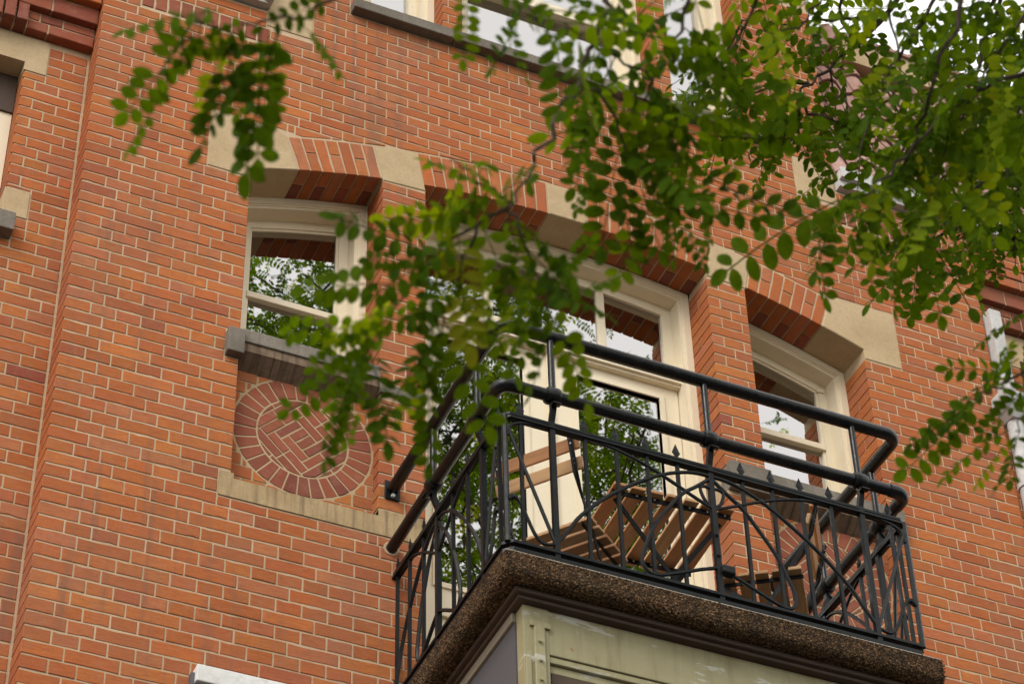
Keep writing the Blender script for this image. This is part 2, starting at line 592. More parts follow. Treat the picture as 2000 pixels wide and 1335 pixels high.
LEFTFACES = [(0.0, 0, 99, 0.145), (W1[1], 8.41, 10.448, 0.20), (DO[1], 7.0, 10.448, 0.20), (W4[1], 8.41, 10.2, 0.20), (1.762, 11.66, 14, 0.116), (2.978, 11.66, 14, 0.116), (3.530, 11.66, 14, 0.116)]

def subtract(intervals, holes):
    out = []
    for (a, b) in intervals:
        segs = [(a, b)]
        for (c, d) in holes:
            ns = []
            for (p, q) in segs:
                if d <= p or c >= q:
                    ns.append((p, q))
                else:
                    if c > p: ns.append((p, c))
                    if d < q: ns.append((d, q))
            segs = ns
        out += segs
    return out

def course_pieces(c, x_lo, x_hi, holes, phase, j=0.0078):
    """pieces (x0,x1,z0,z1,full) of brick course c between x_lo and x_hi"""
    z0, z1 = zj(c) + 0.0042, zj(c + 1) - 0.0042
    hard, part = [], []
    for (a, b, p, q) in holes:
        o = min(q + 0.004, z1) - max(p - 0.004, z0)
        if o <= 0.001 or b <= x_lo or a >= x_hi:
            continue
        if o > 0.72 * (z1 - z0):
            hard.append((a, b))
        else:
            part.append((a, b, p - 0.006, q + 0.006))
    cuts = sorted({a for a, b, _, _ in part} | {b for a, b, _, _ in part})
    res = []
    for (a, b) in subtract([(x_lo, x_hi)], hard):
        if b - a < 0.02:
            continue
        # joints
        js = []
        if c % 2 == 0:
            step, off = HB, 0.0
        else:
            step, off = 2 * HB, (0.5 if c % 4 == 3 else 1.5) * HB
        k = math.floor((a - phase - off) / step) - 1
        while True:
            x = phase + off + k * step
            k += 1
            if x >= b - 0.03:
                break
            if x > a + 0.03:
                js.append(x)
        if c % 4 == 3 and abs(a - phase) < 0.01:
            js = [a + 1.5 * HB] + [x for x in js if x > a + 2 * HB]
        js = [x for x in js if not any(abs(x - q) < 0.035 and a < q < b for q in cuts)]
        js = sorted(js + [q for q in cuts if a + 0.03 < q < b - 0.03])
        ed = [a] + js + [b]
        for i in range(len(ed) - 1):
            p, q = ed[i], ed[i + 1]
            x0 = p + (j / 2 if i > 0 else 0.0)
            x1 = q - (j / 2 if i < len(ed) - 2 else 0.0)
            # hard edges next to stones / frames keep a joint
            if i == 0 and p > x_lo + 1e-6 and not any(abs(p - f[0]) < 0.004 and f[1] < z0 < f[2] for f in LEFTFACES): x0 += 0.004
            if i == len(ed) - 2 and q < x_hi - 1e-6: x1 -= 0.003
            za, zb = z0, z1
            for (s, e, u, v) in part:
                if min(e, x1) - max(s, x0) > 0.01:
                    if u <= za < v: za = v
                    if u < zb <= v: zb = u
            if zb - za > 0.012 and x1 - x0 > 0.015:
                res.append((x0, x1, za, zb, abs(za - z0) < 1e-6 and abs(zb - z1) < 1e-6))
    return res

def arch_clip(pts):
    R = RE + 0.007
    ins = [((x - ACX) ** 2 + (z - ACZ) ** 2) < R * R for x, z in pts]
    if all(ins): return None
    if not any(ins): return pts
    xm = 0.5 * (pts[0][0] + pts[1][0])
    zz = arcz(xm, R)
    n = Vector((xm - ACX, zz - ACZ)).normalized()
    d0 = n.dot(Vector((xm, zz)))
    out = []
    for i in range(len(pts)):
        a, b = Vector(pts[i]), Vector(pts[(i + 1) % len(pts)])
        da, db = n.dot(a) - d0, n.dot(b) - d0
        if da >= 0: out.append(tuple(a))
        if da * db < 0:
            t = da / (da - db)
            out.append(tuple(a + (b - a) * t))
    if len(out) < 3: return None
    zs = [p[1] for p in out]; xs = [p[0] for p in out]
    if max(zs) - min(zs) < 0.010 or max(xs) - min(xs) < 0.03: return None
    return out

# --- mortar core of the front wall
mb = MB()
def core_rects(x0, x1, z0, z1, holes):
    zs = sorted({z0, z1} | {h[2] for h in holes if z0 < h[2] < z1} | {h[3] for h in holes if z0 < h[3] < z1})
    for a, b in zip(zs[:-1], zs[1:]):
        m = 0.5 * (a + b)
        hh = [(h[0], h[1]) for h in holes if h[2] < m < h[3]]
        for p, q in subtract([(x0, x1)], hh):
            yield p, q, a, b
E_ = 0.004
core_holes = [(W1[0] - E_, W1[1] + E_, 8.40, 10.27), (DO[0] - E_, DO[1] + E_, 6.9, 10.27), (W4[0] - E_, W4[1] + E_, 8.40, 10.27),
              (W1[0] - E_, W4[1] + E_, 10.27, 10.62),
              (1.320 - E_, 1.762 + E_, 11.645, 13.3), (1.874 - E_, 2.978 + E_, 11.645, 13.3), (3.090 - E_, 3.530 + E_, 11.645, 13.3),
              (-1, 0.812, 11.405, 20), (4.038, 9, 11.405, 20)]
for p, q, a, b in core_rects(0.004, WR - 0.004, 0.0, 14.5, core_holes):
    mb.box(p, q, 0.0008, 0.235, a, b)
# spandrel over the arch and pier heads
N = 40
xs = [W1[0] - E_ + (W4[1] - W1[0] + 2 * E_) * i / N for i in range(N + 1)]
for a, b in zip(xs[:-1], xs[1:]):
    mb.prism([(a, arcz(a, RI) + 0.005), (b, arcz(b, RI) + 0.005), (b, 10.62), (a, 10.62)], 0.0008, 0.2)
for a, b in ((W1[1] + E_, DO[0] - E_), (DO[1] + E_, W4[0] - E_)):
    mb.box(a, b, 0.0008, 0.2, 10.27, 10.47)
front = mb.build('front_wall', M['mortar'], house, recalc=False)

# --- bricks of the front skin
pieces = []
for c in range(-17, 80):
    pieces += [(p, 'L') for p in course_pieces(c, 0.0, 4.060, HOLES, 0.0)]
    pieces += [(p, 'R') for p in course_pieces(c, 4.064, WR, HOLES, 4.3227)]
std, fixed = [], []
for (x0, x1, z0, z1, full), side in pieces:
    if z1 < 6.75: continue
    pts = [(x0, z0), (x1, z0), (x1, z1), (x0, z1)]
    lf = [f for f in LEFTFACES if abs(x0 - f[0]) < 0.0065 and f[1] < 0.5 * (z0 + z1) < f[2]]
    if z1 > 10.47 and 0.9 < 0.5 * (x0 + x1) < 3.95:
        pts = arch_clip(pts)
        if pts is None: continue
        if len(pts) != 4 or abs(pts[0][1] - z0) > 1e-6 or abs(pts[1][1] - z0) > 1e-6:
            full = False
    wd = x1 - x0
    if full and not lf and (abs(wd - (HB - 0.0078)) < 0.006 or abs(wd - (2 * HB - 0.0078)) < 0.006) and len(pts) == 4:
        std.append((x0, x1, z0, z1))
    else:
        fixed.append((pts, lf, wd))
# brick shapes shared by all loose bricks
def brick_mesh(wd, ht, name):
    m = MB()
    m.prism([(-wd / 2, -ht / 2), (wd / 2, -ht / 2), (wd / 2, ht / 2), (-wd / 2, ht / 2)], 0.0, 0.055, 0.0020, 0.0016)
    o = m.build(name, M['brick'])
    me = o.data
    bpy.data.objects.remove(o)
    return me
HH = 0.0566
BM = {'S': [brick_mesh(2 * HB - 0.0078, HH, 'stretcher') for _ in range(6)], 'H': [brick_mesh(HB - 0.0078, HH, 'header') for _ in range(6)]}
def area_px(x0, x1, z0, z1):
    q = [project((x, 0, z)) for x, z in ((x0, z0), (x1, z0), (x1, z1), (x0, z1))]
    if any(p[0] < -10 or p[0] > 2010 or p[1] < -10 or p[1] > 1345 for p in q): return 0
    return 0.5 * abs(sum(q[i][0] * q[(i + 1) % 4][1] - q[(i + 1) % 4][0] * q[i][1] for i in range(4)))
def hidden(x0, x1, z0, z1):
    px, py = project((0.5 * (x0 + x1), 0, 0.5 * (z0 + z1)))
    return (800 < px < 1860 and py > 1040 + 0.24 * (px - 1000))
std.sort(key=lambda b: -area_px(*b) * (0 if hidden(*b) else 1))
stuff = MB()
NBR = 290
for i, (x0, x1, z0, z1) in enumerate(std):
    pr = -random.uniform(0.001, 0.0035)
    if i < NBR:
        kind = 'S' if x1 - x0 > 0.15 else 'H'
        w0 = 2 * HB - 0.0078 if kind == 'S' else HB - 0.0078
        mtx = Matrix.Translation(((x0 + x1) / 2, pr, (z0 + z1) / 2)) @ Matrix.Rotation(random.uniform(-0.006, 0.006), 4, 'Y') @ Matrix.Diagonal(((x1 - x0) / w0, 1, (z1 - z0) / HH, 1))
        link_copy(random.choice(BM[kind]), 'brick', front, mtx, tint())
    else:
        stuff.tint = tint()
        stuff.prism([(x0, z0), (x1, z0), (x1, z1), (x0, z1)], pr, 0.05, 0.0020, 0.0016)
for pts, lf, wd in fixed:
    stuff.tint = tint()
    pr = -random.uniform(0.001, 0.0032)
    if lf:
        X, _, _, dep = lf[0]
        z0, z1 = pts[0][1], pts[2][1]
        px = [(X, p[1]) if p[0] < X + 0.02 else p for p in pts]
        if wd < 0.13:
            stuff.prism(px, pr, min(dep, 0.205), 0.0020, 0.0012)
        else:
            stuff.prism(px, pr, 0.102, 0.0020, 0.0012)
            if dep > 0.12:
                stuff.tint = tint()
                stuff.box(X, X + 0.1, 0.111, dep, z0 + 0.001, z1 - 0.001)
    else:
        stuff.prism(pts, pr, 0.05, 0.0020, 0.0014)
bc = stuff.build('brick_courses', M['brickm'], front, stuff=True, recalc=False)

# soldier course of dark bricks on the shoulders
m = MB()
for s in (0, 1):
    x = 0.186
    while x < 0.79:
        a, b = (x, x + 0.056) if not s else (mir(x + 0.056), mir(x))
        m.tint = tint(PALDARK)
        o = MB(); o.prism([(a, 11.163), (b, 11.163), (b, 11.270), (a, 11.270)], -0.004, 0.05, 0.003, 0.0015)
        if True:
            ob = o.build('soldier_brick', M['brick'], front, recalc=False); ob.color = (*tint(PALDARK), 1)
        x += 0.0655

# --- the arch: stones and radial bricks
def ang(x, r): return math.asin((x - ACX) / r)
def pol(a, r): return (ACX + r * math.sin(a), ACZ + r * math.cos(a))
am = MB()
na = 60
a0, a1 = ang(0.80, RI), ang(mir(0.80), RI)
for i in range(na):
    p, q = a0 + (a1 - a0) * i / na, a0 + (a1 - a0) * (i + 1) / na
    am.prism([pol(p, RI + 0.006), pol(q, RI + 0.006), pol(q, RE - 0.004), pol(p, RE - 0.004)], 0.0006, 0.1975)
arch = am.build('segmental_arch', M['mortar'], house, recalc=False)
def wedge(p, q, r0, r1): return [pol(p, r0), pol(q, r0), pol(q, r1), pol(p, r1)]
TA = 0.0048 / RI      # half a radial joint
def stone(name, pts, y0=-0.004, y1=0.2, mat='sand', label=None, parent=None, bev=0.004):
    m = MB(); m.prism(pts, y0, y1, bev)
    o = m.build(name, M[mat], parent or arch)
    if label: o['label'] = label
    return o
def band_bricks(aa, bb, n):
    st = (bb - aa) / n
    for i in range(n):
        p, q = aa + i * st + TA, aa + (i + 1) * st - TA
        rm = RI + (RE - RI) * random.uniform(0.47, 0.53)
        if i % 2 == 0:
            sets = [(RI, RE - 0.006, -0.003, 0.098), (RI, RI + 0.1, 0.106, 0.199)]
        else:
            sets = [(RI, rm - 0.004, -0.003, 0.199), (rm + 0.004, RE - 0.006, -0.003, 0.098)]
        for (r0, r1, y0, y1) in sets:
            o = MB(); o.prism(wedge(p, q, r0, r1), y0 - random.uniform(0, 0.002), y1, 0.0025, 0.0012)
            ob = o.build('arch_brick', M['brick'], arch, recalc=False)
            ob.color = (*tint(PALDARK if y0 > 0.05 or i % 2 and r0 < RI + 0.01 and False else PAL), 1)  # inner soffit bricks take the dark palette: shade under the arch, painted in
sA, sB = ang(1.022, RI), ang(1.437, RI)
kA, kB = ang(1.657, RI), ang(2.319, RI)
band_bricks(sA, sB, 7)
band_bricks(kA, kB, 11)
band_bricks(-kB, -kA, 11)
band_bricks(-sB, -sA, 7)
for s in (1, -1):
    lo = [(0.574, 10.205), (0.787, 10.205), (0.787, arcz(0.787, RI))]
    for k in range(1, 5):
        lo.append(pol(ang(0.787, RI) + (sA - TA - ang(0.787, RI)) * k / 4, RI))
    lo += [pol(sA - TA, RE - 0.004), (0.90, 10.579), (0.574, 10.579)]
    vo = wedge(sB + TA, kA - TA, RI, RE - 0.003)
    vo = [vo[0]] + [pol(sB + (kA - sB) * 0.5, RI)] + vo[1:]
    vo = [(1.446, 10.449), (1.666, 10.462), vo[3], vo[4]]
    if s < 0:
        lo = [(mir(x), z) for x, z in reversed(lo)]
        vo = [(mir(x), z) for x, z in reversed(vo)]
    stone('springer_stone', lo, label='long pale springer stone at the %s end of the arch' % ('left' if s > 0 else 'right'))
    stone('voussoir_stone', vo, label='pale wedge stone in the arch over the %s brick pier' % ('left' if s > 0 else 'right'))
stone('keystone', [pol(kB + TA, RI), pol(0, RI), pol(-kB - TA, RI), pol(-kB - TA, RE - 0.003), (ACX, RE + ACZ + 0.004), pol(kB + TA, RE - 0.003)], -0.006)

# --- stone trim
def block(name, x0, x1, y0, y1, z0, z1, mat, parent=house, bev=0.004, label=None):
    m = MB(); m.box(x0, x1, y0, y1, z0, z1)
    o = m.build(name, M[mat], parent, bevel=bev)
    if label: o['label'] = label
    return o
for s in (0, 1):
    pts = [(0.733, 8.300), (1.664, 8.300), (1.664, 8.437), (1.448, 8.437), (1.448, 8.400), (0.796, 8.400), (0.796, 8.428), (0.733, 8.428)]
    if s: pts = [(mir(x), z) for x, z in reversed(pts)]
    m = MB(); m.prism(pts, -0.005, 0.09, 0.0)
    o = m.build('stone_band', M['sandstain'], house)
    o['label'] = 'stained stone band under the %s round brick panel' % ('right' if s else 'left')
block('kneeler_stone', 3.795, 4.034, -0.004, 0.2, 11.296, 11.572, 'sand', label='pale kneeler stone at the right foot of the gable')
block('kneeler_stone', mir(4.034), mir(3.795), -0.004, 0.2, 11.296, 11.572, 'sand', label='pale kneeler stone at the left foot of the gable')

# --- gutters on the shoulders, roof behind the right shoulder
def gutter(x0, x1):
    m = MB()
    m.prism([(x0, 11.41), (x1, 11.41), (x1, 11.455), (x0, 11.455)], -0.045, 0.2)
    m.prism([(x0, 11.455), (x1, 11.455), (x1, 11.53), (x0, 11.53)], -0.075, 0.2)
    return m.build('eaves_gutter', M['zinc'], house)
gutter(-0.02, 0.805); gutter(4.045, 5.05)
m = MB(); m.box(0.788, 0.826, -0.07, 0.05, 11.42, 11.60); m.build('gutter_end', M['zinc'], house)
RS = math.radians(76)
ro = Vector((4.03, 0.03, 11.50))
rn = Vector((0, math.cos(RS), math.sin(RS)))      # up the slope
rp = Vector((0, -math.sin(RS), math.cos(RS)))     # outwards
m = MB()
def rpt(u, v, h): return ro + Vector((u, 0, 0)) + rn * v + rp * h
q = [rpt(0, 0, 0), rpt(2.4, 0, 0), rpt(2.4, 1.97, 0), rpt(0, 1.97, 0)]
q2 = [p + Vector((0, 0.12, 0)) for p in q]
m.add(q + q2, [(0, 1, 2, 3), (7, 6, 5, 4), (0, 4, 5, 1), (1, 5, 6, 2), (2, 6, 7, 3), (3, 7, 4, 0)])
roof = m.build('roof', M['darkwood'], house)
tm = MB()
TW_, TH_ = 0.205, 0.29
ns = 8
vs, fs = [], []
for r_ in (0, 1):
    for k in range(ns + 1):
        u = TW_ * 1.08 * k / ns
        h = 0.028 * math.sin(2 * math.pi * k / ns) + 0.03
        for th in (0.0, -0.014):
            vs.append((u, (-0.0 if r_ == 0 else TH_), h + th + (0.03 if r_ == 0 else 0.0)))
def vi(r_, k, t): return (r_ * (ns + 1) + k) * 2 + t
for k in range(ns):
    fs += [(vi(0, k, 0), vi(0, k + 1, 0), vi(1, k + 1, 0), vi(1, k, 0)), (vi(0, k, 1), vi(1, k, 1), vi(1, k + 1, 1), vi(0, k + 1, 1)),
           (vi(0, k, 1), vi(0, k + 1, 1), vi(0, k + 1, 0), vi(0, k, 0))]
tm.add(vs, fs)
to = tm.build('roof_tile', M['tile'], smooth=True); tme = to.data; bpy.data.objects.remove(to)
rb = Matrix((( 1, rn.x, rp.x, 0), (0, rn.y, rp.y, 0), (0, rn.z, rp.z, 0), (0, 0, 0, 1)))
for i in range(8):
    for k in range(11):
        if rpt(i * TW_, k * 0.19, 0).z > 13.25: continue
        p = rpt(i * TW_ + random.uniform(-0.004, 0.004), k * 0.19 + random.uniform(-0.006, 0.006), 0.012)
        link_copy(tme, 'roof_tile', roof, Matrix.Translation(p) @ rb @ Matrix.Rotation(random.uniform(-0.02, 0.02), 4, 'Z'))
# pale dormer on the roof
m = MB(); m.box(4.43, 5.35, 0.27, 1.2, 12.93, 13.12); dorm = m.build('roof_dormer', M['sand'], house)
m = MB(); m.box(4.41, 5.40, 0.25, 1.2, 13.121, 13.145); m.build('dormer_lid', M['tile'], dorm)

# ------------------------------------------------------------------ round brick panels under the side windows
def medallion(x0, x1, side):
    cx, cz, ro_, ri_ = 0.5 * (x0 + x1), 8.772, 0.316, 0.211
    m = MB(); m.box(x0 - 0.01, x1 + 0.01, 0.0625, 0.2, 8.39, 9.12)
    back = m.build('brick_medallion', M['mortar2'], house, recalc=False)
    back['label'] = 'round panel of bricks below the %s window' % side
    def mk(pts, name='medallion_brick', pal=PALDARK, y=0.0615, ch=0.0018):
        o = MB(); o.prism(pts, y - random.uniform(0, 0.003), 0.085, ch, 0.001)
        ob = o.build(name, M['brick'], back, recalc=False)
        c = tint(pal); ob.color = (*c, 1)
    n = 30
    for i in range(n):
        a = 2 * math.pi * i / n + 0.05; b = 2 * math.pi * (i + 1) / n + 0.05
        go, gi = 0.0038 / ro_, 0.0038 / ri_
        P_ = lambda t, r: (cx + r * math.cos(t), cz + r * math.sin(t))
        mk([P_(a + gi, ri_ + 0.004), P_(a + go, ro_), P_((a + b) / 2, ro_ + 0.002), P_(b - go, ro_), P_(b - gi, ri_ + 0.004)])
    # 45 degree herringbone core
    L, Wd, g = 0.108, 0.0505, 0.0046
    circ = [(cx + (ri_ - 0.005) * math.cos(2 * math.pi * k / 40), cz + (ri_ - 0.005) * math.sin(2 * math.pi * k / 40)) for k in range(40)]
    def clip(poly):
        for k in range(40):
            a, b = Vector(circ[k]), Vector(circ[(k + 1) % 40])
            nn = Vector((-(b - a).y, (b - a).x))
            out = []
            for i in range(len(poly)):
                p, q_ = Vector(poly[i]), Vector(poly[(i + 1) % len(poly)])
                dp, dq = nn.dot(p - a), nn.dot(q_ - a)
                if dp >= 0: out.append(tuple(p))
                if dp * dq < 0:
                    t = dp / (dp - dq); out.append(tuple(p + (q_ - p) * t))
            poly = out
            if len(poly) < 3: return None
        ar = 0.5 * abs(sum(poly[i][0] * poly[(i + 1) % len(poly)][1] - poly[(i + 1) % len(poly)][0] * poly[i][1] for i in range(len(poly))))
        return poly if ar > 0.00035 else None
    ca = sa = math.sqrt(0.5)
    w_ = 0.0465
    rects = [(-w_, -w_, w_, 0.0), (-w_, 0.0, w_, w_)]
    for k in (1, 2, 3, 4):
        h, H = k * w_, (k + 1) * w_
        for turn in range(4):
            # one side of a square band; the four sides turn round the middle like a pinwheel
            cuts_ = {1: (-H, h), 2: (-H, 0.0 - w_ * 0.4, h), 3: (-H, -0.02, h), 4: (-H, 0.0, h)}[k]
            for a_, b_ in zip(cuts_[:-1], cuts_[1:]):
                r_ = [(a_, h), (b_, h), (b_, H), (a_, H)]
                for _ in range(turn): r_ = [(-v, u) for u, v in r_]
                us = [u for u, v in r_]; vs_ = [v for u, v in r_]
                rects.append((min(us), min(vs_), max(us), max(vs_)))
    g = 0.0036
    for (a0_, b0_, a1_, b1_) in rects:
        poly = [(a0_ + g, b0_ + g), (a1_ - g, b0_ + g), (a1_ - g, b1_ - g), (a0_ + g, b1_ - g)]
        poly = [(cx + ca * u - sa * v, cz + sa * u + ca * v) for u, v in poly]
        poly = clip(poly)
        if poly: mk(poly)
    # coursed bricks filling the corners of the panel
    z = 8.408
    R2 = ro_ + 0.011
    row = 0
    while z < 9.07:
        zt = min(z + 0.0585, 9.075)
        x = x0 + (0.0 if row % 2 else -0.05)
        while x < x1:
            a, b = max(x, x0) + 0.003, min(x + 0.108, x1) - 0.003
            x += 0.113
            if b - a < 0.02: continue
            nn = 7
            xs_ = [a + (b - a) * k / nn for k in range(nn + 1)]
            hz = [math.sqrt(max(0, R2 * R2 - (t - cx) ** 2)) for t in xs_]
            if 0.5 * (z + zt) > cz:
                lo = [max(z, cz + h) for h in hz]; hi = [zt] * (nn + 1)
            else:
                lo = [z] * (nn + 1); hi = [min(zt, cz - h) for h in hz]
            run = [k for k in range(nn + 1) if hi[k] - lo[k] > 0.006]
            if len(run) < 2: continue
            k0, k1 = run[0], run[-1]
            if any(k not in run for k in range(k0, k1 + 1)):
                continue
            pts = [(xs_[k], lo[k]) for k in range(k0, k1 + 1)] + [(xs_[k], hi[k]) for k in range(k1, k0 - 1, -1)]
            mk(pts, pal=PAL, ch=0.0)
        z = zt + 0.0085
        row += 1
medallion(W1[0], W1[1], 'left')
medallion(W4[0], W4[1], 'right')

# ------------------------------------------------------------------ windows
def arched(x0, x1, zb, R, ins, n=12, flat=None):
    a, b = x0 + ins, x1 - ins
    pts = [(a, zb), (b, zb)]
    for k in range(n + 1):
        x = b + (a - b) * k / n
        pts.append((x, flat - ins if flat is not None else arcz(x, R - ins)))
    return pts
def ring(name, x0, x1, zb, i0, i1, y0, y1, mat, parent, R=RI - 0.004, zbi=None, flat=None, extra=None):
    """frame between inset i0 and i1 of an opening with arched (or flat) head"""
    m = MB()
    o = arched(x0, x1, zb, R, i0, flat=flat); i = arched(x0, x1, zbi if zbi is not None else zb, R, i1, flat=flat)
    n = len(o)
    for k in range(n):
        j = (k + 1) % n
        if zbi is None and k == 0:
            continue
        m.add([(o[k][0], y0, o[k][1]), (o[j][0], y0, o[j][1]), (i[j][0], y0, i[j][1]), (i[k][0], y0, i[k][1]),
               (o[k][0], y1, o[k][1]), (o[j][0], y1, o[j][1]), (i[j][0], y1, i[j][1]), (i[k][0], y1, i[k][1])],
              [(0, 1, 2, 3), (7, 6, 5, 4), (3, 2, 6, 7), (1, 0, 4, 5)])
    if extra: extra(m)
    return m.build(name, M[mat], parent, recalc=True)
def pane(x0, x1, zb, R, ins, y, parent, zt=None, name='glass_pane'):
    m = MB()
    pts = arched(x0, x1, zb, R, ins) if zt is None else [(x0, zb), (x1, zb), (x1, zt), (x0, zt)]
    n = len(pts)
    m.add([(p[0], y, p[1]) for p in pts], [tuple(range(n))])
    return m.build(name, M['glass'], parent, recalc=False)

def side_window(x0, x1, side, rail):
    fr = ring('arched_window', x0, x1, 9.18, 0.0, 0.036, 0.196, 0.31, 'cream', house)
    fr['label'] = 'arched cream sash window at the %s of the balcony door' % side
    ring('frame_bead', x0, x1, 9.18, 0.034, 0.043, 0.203, 0.31, 'cream', fr)
    ring('inner_frame', x0, x1, 9.18, 0.0431, 0.058, 0.209, 0.345, 'cream', fr)
    ring('sash', x0, x1, 9.18, 0.058, 0.104, 0.296, 0.345, 'cream', fr, zbi=9.25)
    ring('glazing_bead', x0, x1, 9.25, 0.1041, 0.117, 0.304, 0.345, 'cream', fr, zbi=9.26)
    a, b = x0 + 0.105, x1 - 0.105
    m = MB(); m.box(a, b, 0.290, 0.345, rail, rail + 0.036); m.build('meeting_rail', M['cream'], fr, bevel=0.003)
    pane(x0, x1, rail + 0.03, RI - 0.004, 0.112, 0.313, fr)
    pane(x0 + 0.112, x1 - 0.112, 9.24, 0, 0, 0.321, fr, zt=rail + 0.005)
    # stone sill with a lug at each end and the dark sloping drip below it
    L = (x0 < XC)
    lug0, lug1 = (x0 - 0.067, 1.668) if L else (mir(1.668), x1 + 0.067)
    m = MB()
    m.box(x0 + 0.002, x1 - 0.002, -0.022, 0.25, 9.166, 9.238)
    if L:
        m.box(lug0, x0 + 0.010, -0.045, 0.06, 9.072, 9.212); m.box(x1 - 0.004, lug1 - 0.003, -0.018, 0.06, 9.092, 9.148)
    else:
        m.box(x1 - 0.010, lug1, -0.045, 0.06, 9.072, 9.212); m.box(lug0 + 0.003, x0 + 0.004, -0.045, 0.06, 9.085, 9.238)
    sl = m.build('window_sill', M['grey'], fr, bevel=0.005)
    m = MB()
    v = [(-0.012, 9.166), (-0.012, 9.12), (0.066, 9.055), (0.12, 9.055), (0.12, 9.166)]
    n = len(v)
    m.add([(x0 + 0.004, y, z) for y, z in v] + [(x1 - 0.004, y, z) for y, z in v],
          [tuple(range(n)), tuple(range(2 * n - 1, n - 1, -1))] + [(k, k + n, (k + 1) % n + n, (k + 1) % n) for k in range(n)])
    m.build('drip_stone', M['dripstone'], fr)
    return fr
wl = side_window(W1[0], W1[1], 'left', 9.745)
wr = side_window(W4[0], W4[1], 'right', 9.795)
m = MB(); m.box(3.945, 3.985, 0.286, 0.33, 10.182, 10.200); m.build('window_stay', M['cream'], wr)

# ------------------------------------------------------------------ balcony door with fanlight
dr = ring('balcony_door', DO[0], DO[1], 7.36, 0.0, 0.036, 0.196, 0.31, 'cream', house)
dr['label'] = 'cream double balcony door with a three part arched fanlight'
ring('frame_bead', DO[0], DO[1], 7.36, 0.034, 0.043, 0.203, 0.31, 'cream', dr)
ring('inner_frame', DO[0], DO[1], 7.36, 0.0431, 0.056, 0.209, 0.345, 'cream', dr)
ring('fanlight_frame', DO[0], DO[1], 9.99, 0.056, 0.112, 0.290, 0.345, 'cream', dr, zbi=10.068)
for x in (2.097, 2.710):
    m = MB(); m.prism([(x, 10.06), (x + 0.045, 10.06), (x + 0.045, arcz(x + 0.045, RI - 0.1)), (x, arcz(x, RI - 0.1))], 0.292, 0.34, 0.003)
    m.build('mullion', M['cream'], dr)
for a, b in ((DO[0] + 0.11, 2.10), (2.138, 2.714), (2.752, DO[1] - 0.11)):
    m = MB()
    pts = [(a, 10.06), (b, 10.06)] + [(b + (a - b) * k / 6, arcz(b + (a - b) * k / 6, RI - 0.112)) for k in range(7)]
    m.add([(p[0], 0.306, p[1]) for p in pts], [tuple(range(len(pts)))])
    m.build('glass_pane', M['glass'], dr, recalc=False)
m = MB()
m.box(DO[0] + 0.055, DO[1] - 0.055, 0.268, 0.345, 9.938, 9.992)
m.box(DO[0] + 0.050, DO[1] - 0.050, 0.236, 0.345, 9.912, 9.940)
m.box(DO[0] + 0.052, DO[1] - 0.052, 0.252, 0.345, 9.898, 9.913)
m.build('transom_bar', M['cream'], dr, bevel=0.003)
def door_leaf(x0, x1, gx0, gx1, name):
    m = MB()
    gz0, gz1 = 8.362, 9.815
    m.box(x0, gx0, 0.283, 0.335, 7.42, 9.899); m.box(gx1, x1, 0.283, 0.335, 7.42, 9.899)
    m.box(gx0, gx1, 0.2835, 0.335, gz1, 9.899); m.box(gx0, gx1, 0.2835, 0.335, 8.19, gz0)
    m.box(gx0, gx1, 0.2835, 0.335, 7.42, 7.62)
    lf = m.build('door_leaf', M['cream'], dr)
    lf['label'] = name
    m = MB()
    e = 0.026
    for a, b, c, d in ((gx0 - e, gx0, gz0 - e, gz1 + e), (gx1, gx1 + e, gz0 - e, gz1 + e), (gx0, gx1, gz1, gz1 + e), (gx0, gx1, gz0 - e, gz0)):
        m.box(a, b, 0.274, 0.30, c, d)
    m.build('glazing_bead', M['cream'], dr)
    pane(gx0, gx1, gz0, 0, 0, 0.2965, dr, zt=gz1)
    m = MB(); m.box(gx0, gx1, 0.303, 0.33, 7.62, 8.19); m.cbox(gx0 + 0.035, gx1 - 0.035, 0.292, 0.31, 7.66, 8.15, 0.012)
    m.build('door_panel', M['cream'], dr)
door_leaf(1.728, 2.421, 1.842, 2.283, 'left door leaf with a tall pane over a panel')
door_leaf(2.431, 3.124, 2.569, 3.018, 'right door leaf with a tall pane over a panel')
m = MB(); m.box(2.409, 2.443, 0.268, 0.30, 7.42, 9.898); m.build('meeting_stile', M['cream'], dr, bevel=0.003)

# ------------------------------------------------------------------ upper windows under the gable
m = MB()
m.box(1.254, 1.803, -0.06, 0.15, 11.583, 11.650); m.box(1.807, 2.70, -0.06, 0.15, 11.583, 11.650); m.box(2.704, 3.598, -0.06, 0.15, 11.583, 11.650)
us = m.build('upper_sill', M['grey'], house, bevel=0.005)
for x0, x1, lab in ((1.320, 1.762, 'left'), (1.874, 2.978, 'middle'), (3.090, 3.530, 'right')):
    fr = ring('upper_window', x0, x1, 11.64, 0.0, 0.035, 0.115, 0.24, 'cream', house, flat=13.3)
    fr['label'] = lab + ' light of the upper window above the stone sill'
    ring('inner_frame', x0, x1, 11.64, 0.035, 0.07, 0.135, 0.24, 'cream', fr, flat=13.3)
    ring('sash', x0, x1, 11.655, 0.07, 0.115, 0.19, 0.245, 'cream', fr, flat=13.3, zbi=11.70)
    if x1 - x0 > 0.6:
        m = MB(); m.box(x0 + 0.06, x1 - 0.06, 0.165, 0.245, 12.335, 12.40); m.build('transom_bar', M['cream'], fr, bevel=0.003)
        m = MB(); m.box(x0 + 0.07, x1 - 0.07, 0.20, 0.245, 12.40, 12.45); m.build('sash_rail', M['cream'], fr)
    pane(x0 + 0.11, x1 - 0.11, 11.66, 0, 0, 0.225, fr, zt=13.2)
